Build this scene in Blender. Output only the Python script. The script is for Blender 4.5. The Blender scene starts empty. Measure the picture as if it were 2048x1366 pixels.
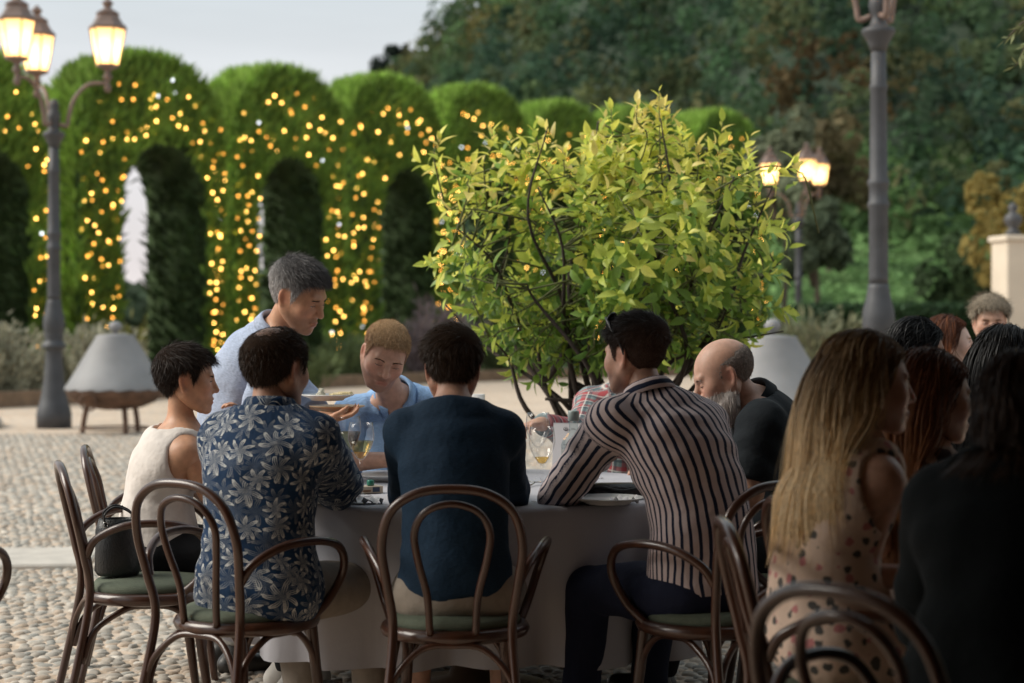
import bpy, math, random
import numpy as np
from mathutils import Vector, Matrix
random.seed(7); RNG = np.random.default_rng(7)
scene = bpy.context.scene
COL = scene.collection
R = math.radians

# ------------------------------------------------------------------ camera
F, CX, CY, H = 3600.0, 1024.0, 660.0, 1.33      # focal length in photo pixels, principal column, horizon row, eye height
cam_d = bpy.data.cameras.new('camera'); cam = bpy.data.objects.new('camera', cam_d); COL.objects.link(cam)
cam.location = (0, 0, H); cam.rotation_euler = (R(90), 0, 0)
cam_d.sensor_width = 36.0; cam_d.lens = F / 2048 * 36.0
cam_d.shift_y = -(683 - CY) / 2048
cam_d.clip_start = 0.1; cam_d.clip_end = 2000
cam_d.dof.use_dof = True; cam_d.dof.focus_distance = 6.35
cam_d.dof.aperture_fstop = cam_d.lens / 1000 / 0.0238
scene.camera = cam
scene.render.resolution_x, scene.render.resolution_y = 1024, 683

# ------------------------------------------------------------------ world, sun, exposure
w = bpy.data.worlds.new('World'); scene.world = w; w.use_nodes = True
nt = w.node_tree; nt.nodes.clear()
out = nt.nodes.new('ShaderNodeOutputWorld'); bg = nt.nodes.new('ShaderNodeBackground')
sky = nt.nodes.new('ShaderNodeTexSky'); sky.sky_type = 'NISHITA'; sky.sun_disc = False
SUN_EL, SUN_AZ = R(40), R(-92)                  # azimuth clockwise from +Y; the light comes from the left
sky.sun_elevation = SUN_EL; sky.sun_rotation = SUN_AZ
hs = nt.nodes.new('ShaderNodeHueSaturation'); hs.inputs['Saturation'].default_value = 0.35; hs.inputs['Value'].default_value = 1.0
tc = nt.nodes.new('ShaderNodeTexCoord'); sep = nt.nodes.new('ShaderNodeSeparateXYZ')
ramp = nt.nodes.new('ShaderNodeValToRGB')       # thin overcast: warm grey at the horizon, cooler grey above
ramp.color_ramp.elements[0].position = 0.0; ramp.color_ramp.elements[0].color = (6.9, 6.15, 6.1, 1)
ramp.color_ramp.elements[1].position = 0.22; ramp.color_ramp.elements[1].color = (5.1, 5.8, 6.1, 1)
mp = nt.nodes.new('ShaderNodeMapping'); mp.inputs['Scale'].default_value = (2.0, 2.0, 14.0)
nz = nt.nodes.new('ShaderNodeTexNoise'); nz.inputs['Scale'].default_value = 1.6; nz.inputs['Detail'].default_value = 4
mr = nt.nodes.new('ShaderNodeMapRange'); mr.inputs['From Min'].default_value = .3; mr.inputs['From Max'].default_value = .7
mr.inputs['To Min'].default_value = .9; mr.inputs['To Max'].default_value = 1.08
mul = nt.nodes.new('ShaderNodeMix'); mul.data_type = 'RGBA'; mul.blend_type = 'MULTIPLY'; mul.inputs[0].default_value = 1
mix = nt.nodes.new('ShaderNodeMix'); mix.data_type = 'RGBA'; mix.inputs[0].default_value = 0.82
L = nt.links.new
L(tc.outputs['Generated'], sep.inputs[0]); L(sep.outputs['Z'], ramp.inputs[0])
L(tc.outputs['Generated'], mp.inputs[0]); L(mp.outputs[0], nz.inputs['Vector']); L(nz.outputs['Fac'], mr.inputs['Value'])
L(ramp.outputs[0], mul.inputs[6]); L(mr.outputs[0], mul.inputs[7])
L(sky.outputs[0], hs.inputs['Color']); L(hs.outputs[0], mix.inputs[6]); L(mul.outputs[2], mix.inputs[7])
L(mix.outputs[2], bg.inputs['Color']); bg.inputs['Strength'].default_value = 0.102
L(bg.outputs[0], out.inputs[0])
sun_d = bpy.data.lights.new('sun', 'SUN'); sun_d.energy = 3.0; sun_d.angle = R(38); sun_d.color = (1, .93, .82)
sun = bpy.data.objects.new('sun', sun_d); COL.objects.link(sun)
sd = Vector((math.sin(SUN_AZ) * math.cos(SUN_EL), math.cos(SUN_AZ) * math.cos(SUN_EL), math.sin(SUN_EL)))
sun.rotation_euler = sd.to_track_quat('Z', 'Y').to_euler()
scene.view_settings.view_transform = 'Standard'; scene.view_settings.look = 'None'
scene.view_settings.exposure = 0.42; scene.view_settings.gamma = 1.0; scene.view_settings.use_curve_mapping = False
scene.render.engine = 'CYCLES'
cy = scene.cycles
cy.use_denoising = True
try: cy.denoiser = 'OPENIMAGEDENOISE'
except Exception: pass
cy.max_bounces = 8; cy.diffuse_bounces = 3; cy.glossy_bounces = 3; cy.transmission_bounces = 8; cy.transparent_max_bounces = 8
cy.caustics_reflective = False; cy.caustics_refractive = False
cy.sample_clamp_indirect = 4.0

# ------------------------------------------------------------------ helpers
def P(px, py, Y):
    """photo pixel + distance -> world point"""
    return np.array([(px - CX) / F * Y, Y, H - (py - CY) / F * Y])

def tag(o, label=None, cat=None, group=None, kind=None):
    if label: o['label'] = label
    if cat: o['category'] = cat
    if group: o['group'] = group
    if kind: o['kind'] = kind
    return o

def empty(name, loc, rz=0):
    o = bpy.data.objects.new(name, None); o.empty_display_size = .1
    o.location = tuple(loc); o.rotation_euler = (0, 0, rz); COL.objects.link(o); return o

def mesh_data(name, v, f, mat=None, smooth=True, attrs=None, mats=None, mi=None):
    me = bpy.data.meshes.new(name)
    v = np.asarray(v, dtype=np.float32)
    if isinstance(f, np.ndarray) and f.ndim == 2:
        n, k = f.shape
        me.vertices.add(len(v)); me.vertices.foreach_set('co', v.ravel())
        me.loops.add(n * k); me.loops.foreach_set('vertex_index', f.astype(np.int32).ravel())
        me.polygons.add(n)
        me.polygons.foreach_set('loop_start', np.arange(0, n * k, k, dtype=np.int32))
        me.update(calc_edges=True)
    else:
        me.from_pydata([tuple(x) for x in v.tolist()], [], [tuple(int(i) for i in x) for x in f]); me.update()
    me.validate()
    if smooth: me.polygons.foreach_set('use_smooth', np.ones(len(me.polygons), dtype=bool))
    for m in (mats or ([mat] if mat else [])): me.materials.append(m)
    if mi is not None: me.polygons.foreach_set('material_index', np.asarray(mi, dtype=np.int32))
    for an, (ty, data) in (attrs or {}).items():
        a = me.attributes.new(an, ty, 'POINT')
        key = {'FLOAT_COLOR': 'color', 'FLOAT_VECTOR': 'vector', 'FLOAT': 'value'}[ty]
        a.data.foreach_set(key, np.asarray(data, dtype=np.float32).ravel())
    return me

def obj(name, me, parent=None, loc=None):
    o = bpy.data.objects.new(name, me); COL.objects.link(o)
    if parent is not None: o.parent = parent
    if loc is not None: o.location = tuple(loc)
    return o

def rgba(c): return np.concatenate([np.asarray(c, dtype=np.float32), np.ones((len(c), 1), dtype=np.float32)], 1)

class MB:
    """collects vertices and faces of one mesh"""
    def __init__(s): s.v = []; s.f = []; s.c = []; s.n = 0
    def add(s, v, f, col=None):
        v = np.asarray(v, dtype=np.float64); s.v.append(v)
        s.f += [tuple(int(i) + s.n for i in x) for x in f]
        if col is not None: s.c.append(np.tile(np.asarray(col, float), (len(v), 1)))
        s.n += len(v); return s
    def build(s, name, mat, parent=None, smooth=True, loc=None, attrs=None):
        v = np.concatenate(s.v)
        at = dict(attrs or {})
        if s.c: at['Col'] = ('FLOAT_COLOR', rgba(np.concatenate(s.c)))
        return obj(name, mesh_data(name, v, s.f, mat, smooth, at), parent, loc)
    def data(s, name, mat, smooth=True):
        at = {}
        if s.c: at['Col'] = ('FLOAT_COLOR', rgba(np.concatenate(s.c)))
        return mesh_data(name, np.concatenate(s.v), s.f, mat, smooth, at)

def spline(pts, n):
    """Catmull-Rom through the points, n samples per span"""
    p = np.asarray(pts, float); p = np.vstack([2 * p[0] - p[1], p, 2 * p[-1] - p[-2]]); o = []
    for i in range(1, len(p) - 2):
        for k in range(n):
            t = k / n; a, b, c, d = p[i - 1:i + 3]
            o.append(.5 * ((2 * b) + (c - a) * t + (2 * a - 5 * b + 4 * c - d) * t * t + (3 * b - a - 3 * c + d) * t ** 3))
    o.append(p[-2]); return np.array(o)

def tube(pts, rad, seg=8, closed=False, flat=1.0):
    p = np.asarray(pts, float); n = len(p)
    rad = np.broadcast_to(np.asarray(rad, float), (n,)) if np.ndim(rad) == 0 else np.interp(np.linspace(0, 1, n), np.linspace(0, 1, len(rad)), rad)
    if closed: t = np.roll(p, -1, 0) - np.roll(p, 1, 0)
    else: t = np.gradient(p, axis=0)
    t /= np.linalg.norm(t, axis=1)[:, None] + 1e-12
    ref = np.array([0, 0, 1.0]) if abs(t[0][2]) < .9 else np.array([0, 1.0, 0])
    u = np.cross(t[0], ref); u /= np.linalg.norm(u); V = []
    for i in range(n):
        u = u - t[i] * (u @ t[i]); u /= np.linalg.norm(u) + 1e-12; v = np.cross(t[i], u)
        a = np.linspace(0, 2 * np.pi, seg, endpoint=False)
        V.append(p[i] + rad[i] * (np.cos(a)[:, None] * u * flat + np.sin(a)[:, None] * v))
    V = np.concatenate(V); fs = []
    for i in range(n if closed else n - 1):
        j = (i + 1) % n
        for k in range(seg):
            k2 = (k + 1) % seg; fs.append((i * seg + k, i * seg + k2, j * seg + k2, j * seg + k))
    if not closed:
        fs.append(tuple(range(seg))[::-1]); fs.append(tuple((n - 1) * seg + k for k in range(seg)))
    return V, fs

def lathe(prof, seg=24, c=(0, 0, 0), flute=0, famp=0.0):
    """prof: (radius, z) list; optional fluting"""
    a = np.linspace(0, 2 * np.pi, seg, endpoint=False); V = []
    for r, z in prof:
        rr = r * (1 + (famp * np.cos(a * flute) if flute else 0 * a))
        V.append(np.stack([rr * np.cos(a) + c[0], rr * np.sin(a) + c[1], np.full(seg, z) + c[2]], 1))
    V = np.concatenate(V); fs = []
    for i in range(len(prof) - 1):
        for k in range(seg):
            k2 = (k + 1) % seg; fs.append((i * seg + k, i * seg + k2, (i + 1) * seg + k2, (i + 1) * seg + k))
    if prof[0][0] > 1e-5: fs.append(tuple(range(seg))[::-1])
    if prof[-1][0] > 1e-5: fs.append(tuple((len(prof) - 1) * seg + k for k in range(seg)))
    return V, fs

def box(c, s, rz=0, bev=0.0):
    """box with chamfered vertical and top edges"""
    x, y, z = np.asarray(s, float) / 2; b = min(bev, x * .9, y * .9, z * .9)
    def ring(i, zz):
        hx, hy = x - i, y - i; bb = max(b, 1e-4)
        return [(-hx + bb, -hy, zz), (hx - bb, -hy, zz), (hx, -hy + bb, zz), (hx, hy - bb, zz), (hx - bb, hy, zz), (-hx + bb, hy, zz), (-hx, hy - bb, zz), (-hx, -hy + bb, zz)]
    v = ring(0, -z) + ring(0, z - b) + ring(b * .8, z); f = []
    for i in range(2):
        for k in range(8): k2 = (k + 1) % 8; f.append((i * 8 + k, i * 8 + k2, i * 8 + 8 + k2, i * 8 + 8 + k))
    f += [tuple(range(8))[::-1], tuple(range(16, 24))]
    v = np.array(v); ca, sa = math.cos(rz), math.sin(rz)
    v = v @ np.array([[ca, sa, 0], [-sa, ca, 0], [0, 0, 1]]) + np.asarray(c, float)
    return v, f

# ------------------------------------------------------------------ materials
def mat(name, col=(.5, .5, .5), rough=.6, var=.12, vs=12.0, bump=0.0, bs=60.0, attr=False, metal=0.0, spec=.5, sss=0.0,
        trans=0.0, emit=None, es=0.0, coat=0.0, sheen=0.0, aniso=None):
    m = bpy.data.materials.new(name); m.use_nodes = True
    t = m.node_tree; N = t.nodes; b = N['Principled BSDF']; lk = t.links.new
    b.inputs['Roughness'].default_value = rough; b.inputs['Metallic'].default_value = metal
    b.inputs['Specular IOR Level'].default_value = spec
    tcn = N.new('ShaderNodeTexCoord')
    if attr:
        a = N.new('ShaderNodeAttribute'); a.attribute_name = 'Col'; src = a.outputs['Color']
    else:
        c = N.new('ShaderNodeRGB'); c.outputs[0].default_value = (*col, 1); src = c.outputs[0]
    if var:
        n = N.new('ShaderNodeTexNoise'); n.inputs['Scale'].default_value = vs; n.inputs['Detail'].default_value = 5
        if aniso:
            mpn = N.new('ShaderNodeMapping'); mpn.inputs['Scale'].default_value = aniso
            lk(tcn.outputs['Object'], mpn.inputs[0]); lk(mpn.outputs[0], n.inputs['Vector'])
        else: lk(tcn.outputs['Object'], n.inputs['Vector'])
        r = N.new('ShaderNodeMapRange'); r.inputs['From Min'].default_value = .25; r.inputs['From Max'].default_value = .75
        r.inputs['To Min'].default_value = 1 - var; r.inputs['To Max'].default_value = 1 + var
        lk(n.outputs['Fac'], r.inputs['Value'])
        x = N.new('ShaderNodeMix'); x.data_type = 'RGBA'; x.blend_type = 'MULTIPLY'; x.inputs[0].default_value = 1
        lk(src, x.inputs[6]); lk(r.outputs[0], x.inputs[7]); src = x.outputs[2]
    lk(src, b.inputs['Base Color'])
    if bump:
        n2 = N.new('ShaderNodeTexNoise'); n2.inputs['Scale'].default_value = bs; n2.inputs['Detail'].default_value = 4
        lk(tcn.outputs['Object'], n2.inputs['Vector'])
        bp = N.new('ShaderNodeBump'); bp.inputs['Strength'].default_value = bump; bp.inputs['Distance'].default_value = .01
        lk(n2.outputs['Fac'], bp.inputs['Height']); lk(bp.outputs[0], b.inputs['Normal'])
    if sss:
        b.inputs['Subsurface Weight'].default_value = sss; b.inputs['Subsurface Scale'].default_value = .012
        b.inputs['Subsurface Radius'].default_value = (1, .3, .15)
    if coat: b.inputs['Coat Weight'].default_value = coat; b.inputs['Coat Roughness'].default_value = .15
    if sheen: b.inputs['Sheen Weight'].default_value = sheen
    if emit: b.inputs['Emission Color'].default_value = (*emit, 1); b.inputs['Emission Strength'].default_value = es
    if trans:
        tr = N.new('ShaderNodeBsdfTranslucent'); lk(src, tr.inputs[0]); mx = N.new('ShaderNodeMixShader'); mx.inputs[0].default_value = trans
        lk(b.outputs[0], mx.inputs[1]); lk(tr.outputs[0], mx.inputs[2]); lk(mx.outputs[0], N['Material Output'].inputs[0])
    m['src'] = 1
    return m

def glass(name, col=(1, 1, 1), rough=0.0, ior=1.45):
    """thin clear glass: mostly see-through with fresnel reflection"""
    m = bpy.data.materials.new(name); m.use_nodes = True; t = m.node_tree; N = t.nodes; N.remove(N['Principled BSDF'])
    tr = N.new('ShaderNodeBsdfTransparent'); tr.inputs[0].default_value = (*col, 1)
    gl = N.new('ShaderNodeBsdfGlossy'); gl.inputs['Roughness'].default_value = .03
    fr = N.new('ShaderNodeFresnel'); mx = N.new('ShaderNodeMixShader'); ge = N.new('ShaderNodeNewGeometry'); mi = N.new('ShaderNodeMapRange')
    mi.inputs['To Min'].default_value = ior; mi.inputs['To Max'].default_value = 1 / ior; t.links.new(ge.outputs['Backfacing'], mi.inputs['Value']); t.links.new(mi.outputs[0], fr.inputs[0])
    t.links.new(fr.outputs[0], mx.inputs[0]); t.links.new(tr.outputs[0], mx.inputs[1]); t.links.new(gl.outputs[0], mx.inputs[2])
    t.links.new(mx.outputs[0], N['Material Output'].inputs[0]); return m

# ------------------------------------------------------------------ signed distance modelling
def nrm(v): v = np.asarray(v, float); return v / (np.linalg.norm(v) + 1e-12)
def sd_cone(p, a, b, r1, r2):
    a = np.asarray(a, np.float32); ba = np.asarray(b, np.float32) - a
    t = np.clip(((p - a) @ ba) / (ba @ ba + 1e-12), 0, 1); q = p - a - t[:, None] * ba
    return np.sqrt((q * q).sum(1)) - (r1 + (r2 - r1) * t)
def sd_ell(p, c, r, M=None):
    q = p - np.asarray(c, np.float32)
    if M is not None: q = q @ np.asarray(M, np.float32)
    r = np.asarray(r, np.float32); k0 = np.sqrt(((q / r) ** 2).sum(1)); k1 = np.sqrt(((q / r ** 2) ** 2).sum(1)) + 1e-9
    return k0 * (k0 - 1) / k1
def smin(a, b, k): h = np.clip(.5 + .5 * (b - a) / k, 0, 1); return b + (a - b) * h - k * h * (1 - h)
def smax(a, b, k): return -smin(-a, -b, k)

def sdf_mesh(fn, lo, hi, h):
    lo = np.asarray(lo, float); hi = np.asarray(hi, float)
    nb = np.ceil((hi - lo) / (4 * h)).astype(int) + 1; n = nb * 4 + 1
    cx = [lo[i] + np.arange(nb[i] + 1) * 4 * h for i in range(3)]
    C = np.stack(np.meshgrid(*cx, indexing='ij'), -1).reshape(-1, 3).astype(np.float32)
    cv = fn(C).reshape(nb + 1)
    near = np.abs(cv) < 4 * h * 2.2
    act = np.zeros(nb, bool)
    for i in (0, 1):
        for j in (0, 1):
            for k in (0, 1): act |= near[i:nb[0] + i, j:nb[1] + j, k:nb[2] + k]
    V = np.repeat(np.repeat(np.repeat(np.where(cv[:-1, :-1, :-1] < 0, -1., 1.), 4, 0), 4, 1), 4, 2)
    V = np.pad(V, ((0, 1),) * 3, mode='edge').astype(np.float32)
    m = np.zeros(n, bool); A = np.repeat(np.repeat(np.repeat(act, 4, 0), 4, 1), 4, 2)
    for i in (0, 1):
        for j in (0, 1):
            for k in (0, 1): m[i:n[0] - 1 + i, j:n[1] - 1 + j, k:n[2] - 1 + k] |= A
    I = np.argwhere(m); V[m] = fn((lo + I * h).astype(np.float32))
    ins = V < 0
    cs = sum(ins[i:n[0] - 1 + i, j:n[1] - 1 + j, k:n[2] - 1 + k].astype(np.int8) for i in (0, 1) for j in (0, 1) for k in (0, 1))
    cell = np.argwhere((cs > 0) & (cs < 8)); idx = -np.ones(n - 1, np.int64); idx[tuple(cell.T)] = np.arange(len(cell))
    cor = np.array([(i, j, k) for i in (0, 1) for j in (0, 1) for k in (0, 1)])
    cvv = np.stack([V[tuple((cell + c).T)] for c in cor], 1)
    pos = np.zeros((len(cell), 3)); cnt = np.zeros(len(cell))
    for a in range(8):
        for b in range(a + 1, 8):
            if np.abs(cor[a] - cor[b]).sum() != 1: continue
            s = (cvv[:, a] < 0) != (cvv[:, b] < 0); t = np.where(s, cvv[:, a] / (cvv[:, a] - cvv[:, b] + 1e-20), 0)
            pos += s[:, None] * (cor[a] + t[:, None] * (cor[b] - cor[a])); cnt += s
    verts = lo + (cell + pos / np.maximum(cnt, 1)[:, None]) * h
    fs = []
    for ax in range(3):
        o1, o2 = [(1, 2), (2, 0), (0, 1)][ax]
        sl = [slice(None)] * 3; sl2 = [slice(None)] * 3; sl[ax] = slice(0, -1); sl2[ax] = slice(1, None)
        a, b = ins[tuple(sl)], ins[tuple(sl2)]
        e = np.argwhere(a != b); e = e[(e[:, o1] > 0) & (e[:, o2] > 0) & (e[:, o1] < n[o1] - 1) & (e[:, o2] < n[o2] - 1)]
        d1 = np.zeros(3, int); d1[o1] = 1; d2 = np.zeros(3, int); d2[o2] = 1
        q = np.stack([idx[tuple((e - d1 - d2).T)], idx[tuple((e - d2).T)], idx[tuple(e.T)], idx[tuple((e - d1).T)]], 1)
        fl = ~a[tuple(e.T)]; q[fl] = q[fl][:, ::-1]; fs.append(q)
    fs = np.concatenate(fs); fs = fs[(fs >= 0).all(1)]
    # a light smoothing pass
    for _ in range(1):
        acc = np.zeros_like(verts); c = np.zeros(len(verts))
        for i in range(4):
            for j in ((i + 1) % 4, (i + 3) % 4):
                np.add.at(acc, fs[:, i], verts[fs[:, j]]); np.add.at(c, fs[:, i], 1)
        verts = np.where(c[:, None] > 0, .5 * verts + .5 * acc / np.maximum(c, 1)[:, None], verts)
    return verts, fs

def vnormals(v, f):
    n = np.cross(v[f[:, 2]] - v[f[:, 0]], v[f[:, 3]] - v[f[:, 1]]); o = np.zeros_like(v)
    for i in range(4): np.add.at(o, f[:, i], n)
    return o / (np.linalg.norm(o, axis=1)[:, None] + 1e-12)

def wav(p, k, s=0.0):
    """cheap smooth noise in [-1,1]"""
    x, y, z = p[:, 0] * k, p[:, 1] * k, p[:, 2] * k
    return (np.sin(x * 1.7 + 1.3 * np.sin(y * 1.1 + s) + s) + np.sin(y * 2.1 + 1.7 * np.sin(z * 1.3 - s)) + np.sin(z * 1.9 + 1.5 * np.sin(x * .9 + 2 * s) + s)) / 3

def blades(pos, dirs, length, width, cols, side=None, droop=0.0, segs=1, rng=RNG):
    """many tapered leaf blades: one diamond (segs=1, 2 tris) or a strip of segs quads each"""
    n = len(pos); dirs = dirs / (np.linalg.norm(dirs, axis=1)[:, None] + 1e-9)
    if side is None:
        side = np.cross(dirs, rng.normal(size=(n, 3)))
    side = side / (np.linalg.norm(side, axis=1)[:, None] + 1e-9)
    length = np.broadcast_to(length, (n,))[:, None]; width = np.broadcast_to(width, (n,))[:, None]
    if segs == 1:
        v = np.stack([pos, pos + dirs * length * .45 + side * width / 2, pos + dirs * length + np.array([0, 0, -1.]) * droop * length, pos + dirs * length * .45 - side * width / 2], 1)
        f = np.arange(4 * n).reshape(n, 4); return v.reshape(-1, 3), f, np.repeat(cols, 4, 0)
# ================================================================== SETTING
def smooth(a, b, x): t = np.clip((x - a) / (b - a), 0, 1); return t * t * (3 - 2 * t)
def ridge_el(phi):
    return np.interp(phi, [-.40, -.22, -.13, -.105, -.093, -.078, -.062, -.048, -.034, 0, .05, .1, .2, .3, .45], [.008, .012, .05, .095, .115, .126, .143, .157, .171, .205, .25, .29, .33, .35, .36])
def terrain(X, Y):
    phi = X / np.maximum(Y, 1); z = np.zeros_like(X, dtype=float)
    s = smooth(.09, .16, phi)
    z += s * 6.0 * smooth(62, 108, Y)                                     # the green slope on the right
    foot = s * 6.0
    t = smooth(95, 215, Y); e = 1.33 + 205 * ridge_el(phi) - 2.4
    return np.where(Y > 95, z + (np.maximum(e - foot, 0)) * (.75 * np.clip((Y - 95) / 110, 0, 1) + .25 * t), z)

# ground: one sheet out to the horizon
xs = np.concatenate([np.linspace(-900, -60, 10), np.linspace(-55, 60, 70), np.linspace(70, 900, 10)])
ys = np.concatenate([np.linspace(-60, 40, 26), np.linspace(43, 230, 70), np.linspace(250, 1600, 10)])
GX, GY = np.meshgrid(xs, ys, indexing='ij'); GZ = terrain(GX, GY)
nI, nJ = GX.shape; ii, jj = np.meshgrid(np.arange(nI - 1), np.arange(nJ - 1), indexing='ij')
gf = np.stack([ii * nJ + jj, (ii + 1) * nJ + jj, (ii + 1) * nJ + jj + 1, ii * nJ + jj + 1], -1).reshape(-1, 4)
m_ground = mat('packed sand and gravel', (.40, .33, .26), .9, .35, 3.0, .6, 40)
N = m_ground.node_tree.nodes; lk = m_ground.node_tree.links.new                 # fine pebble colouring
bs_ = N['Principled BSDF']; vo = N.new('ShaderNodeTexVoronoi'); vo.inputs['Scale'].default_value = 13.0
geo = N.new('ShaderNodeNewGeometry'); lk(geo.outputs['Position'], vo.inputs['Vector'])
cr = N.new('ShaderNodeValToRGB'); cr.color_ramp.elements[0].color = (.43, .33, .24, 1); cr.color_ramp.elements[1].color = (.68, .54, .41, 1)
e_ = cr.color_ramp.elements.new(.45); e_.color = (.58, .45, .34, 1); e_ = cr.color_ramp.elements.new(.8); e_.color = (.46, .40, .34, 1)
sp = N.new('ShaderNodeSeparateColor'); lk(vo.outputs['Color'], sp.inputs[0]); lk(sp.outputs[0], cr.inputs[0])
big = N.new('ShaderNodeTexNoise'); big.inputs['Scale'].default_value = .5; big.inputs['Detail'].default_value = 6; lk(geo.outputs['Position'], big.inputs['Vector'])
bm_ = N.new('ShaderNodeMapRange'); bm_.inputs['To Min'].default_value = .75; bm_.inputs['To Max'].default_value = 1.2; lk(big.outputs['Fac'], bm_.inputs['Value'])
mm_ = N.new('ShaderNodeMix'); mm_.data_type = 'RGBA'; mm_.blend_type = 'MULTIPLY'; mm_.inputs[0].default_value = 1
lk(cr.outputs[0], mm_.inputs[6]); lk(bm_.outputs[0], mm_.inputs[7])
gsep = N.new('ShaderNodeSeparateXYZ'); lk(geo.outputs['Position'], gsep.inputs[0])          # beyond the gravel court: green undergrowth
gfar = N.new('ShaderNodeMapRange'); gfar.inputs['From Min'].default_value = 56; gfar.inputs['From Max'].default_value = 62; lk(gsep.outputs['Y'], gfar.inputs['Value'])
gmx = N.new('ShaderNodeMix'); gmx.data_type = 'RGBA'; lk(gfar.outputs[0], gmx.inputs[0]); lk(mm_.outputs[2], gmx.inputs[6]); gmx.inputs[7].default_value = (.03, .05, .028, 1)
lk(gmx.outputs[2], bs_.inputs['Base Color'])
ground = obj('ground', mesh_data('ground', np.stack([GX, GY, GZ], -1).reshape(-1, 3), gf, m_ground))
tag(ground, kind='structure')

# cobbles: rounded stones set in the ground
m_cob = mat('river cobbles', rough=.75, var=.25, vs=30, bump=.25, bs=80, attr=True)
COBCOL = np.array([(.50, .44, .37), (.42, .37, .31), (.58, .53, .46), (.34, .31, .27), (.45, .34, .25), (.30, .31, .29), (.62, .57, .50), (.50, .36, .25)]) * .82
COBCOL = COBCOL * .62 + COBCOL.mean(0) * .38
def cob_proto(seed, seg=9):
    r = np.random.default_rng(seed); a = np.linspace(0, 2 * np.pi, seg, endpoint=False); k = 1 + .12 * r.normal(size=seg)
    v = [np.stack([np.cos(a) * k * q, np.sin(a) * k * q, np.full(seg, z)], 1) for q, z in ((1.02, -.35), (.96, .25), (.68, .72))] + [np.array([[0, 0, .86]])]
    f = [(i * seg + j, i * seg + (j + 1) % seg, (i + 1) * seg + (j + 1) % seg, (i + 1) * seg + j) for i in range(2) for j in range(seg)]
    f += [(2 * seg + j, 2 * seg + (j + 1) % seg, 3 * seg) for j in range(seg)]
    return np.concatenate(v), f
SLAB_A, SLAB_B = P(0, 1120, 10.35), P(190, 1112, 10.5)
def slab_y(x): return 10.35 + (x + 2.97) * .12
cobs = []
yy = 5.6
while yy < 23:
    st = .064 if yy < 13 else .09
    xa = np.arange(-.30 * yy - .3, .30 * yy + .3, st); xa = xa + RNG.uniform(-.3, .3, len(xa)) * st
    for x in xa:
        y = yy + RNG.uniform(-.3, .3) * st * .85
        if abs(y - slab_y(x)) < .43: continue
        cobs.append((x, y, st))
    yy += st * .82
cobs = np.array(cobs)
psize = F * cobs[:, 2] / cobs[:, 1]
px_ = CX + cobs[:, 0] / cobs[:, 1] * F; py_ = CY + H / cobs[:, 1] * F
vis = (px_ > 0) & (px_ < 380) & (py_ < 1366) & ~((px_ > 190) & (px_ < 370) & (py_ > 1230) & (px_ - 190 < (py_ - 1230)))
order = np.argsort(np.where(vis, -cobs[:, 1] * -1, 99))[:300]
isobj = np.zeros(len(cobs), bool); isobj[order] = True
protos = [cob_proto(s) for s in range(8)]; pmesh = []
for k, (v, f) in enumerate(protos):
    pmesh.append(mesh_data('cobblestone', v, f, m_cob, True, {'Col': ('FLOAT_COLOR', rgba(np.tile(COBCOL[k], (len(v), 1))))}))
sv, sfq, sft, sc, nv = [], [], [], [], 0
low = cob_proto(50, 6)
for i, (x, y, st) in enumerate(cobs):
    a = RNG.uniform(0, math.pi); sx = st * RNG.uniform(.46, .66); sy = st * RNG.uniform(.34, .5); sz = RNG.uniform(.016, .026)
    if isobj[i]:
        o = bpy.data.objects.new('cobblestone', pmesh[int(RNG.integers(8))]); COL.objects.link(o); o.parent = ground
        o.location = (x, y, -.007); o.rotation_euler = (RNG.uniform(-.15, .15), RNG.uniform(-.15, .15), a); o.scale = (sx, sy, sz)
        continue
    v, f = protos[int(RNG.integers(8))] if y < 12 else low
    ca, sa = math.cos(a), math.sin(a); q = v * (sx, sy, sz)
    q = np.stack([q[:, 0] * ca - q[:, 1] * sa + x, q[:, 0] * sa + q[:, 1] * ca + y, q[:, 2] - .007], 1)
    sv.append(q); c = COBCOL[int(RNG.integers(8))] * RNG.uniform(.8, 1.15); sc.append(np.tile(c, (len(q), 1)))
    for t in f: (sfq if len(t) == 4 else sft).append(tuple(u + nv for u in t))
    nv += len(q)
me = mesh_data('cobbles', np.concatenate(sv), sfq + sft, m_cob, True, {'Col': ('FLOAT_COLOR', rgba(np.concatenate(sc)))})
tag(obj('cobbles', me, ground), kind='stuff')
# flat stone band crossing the cobbles
m_slab = mat('worn pale paving stone', (.48, .44, .39), .85, .18, 6, .4, 60)
for k in range(6):
    x = -5.2 + k * 1.12
    mb = MB(); mb.add(*box((x, slab_y(x), .005), (1.10, .80, .05), math.atan(.12), .012)); mb.build('paving_slab', m_slab, ground, smooth=False)

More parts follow.
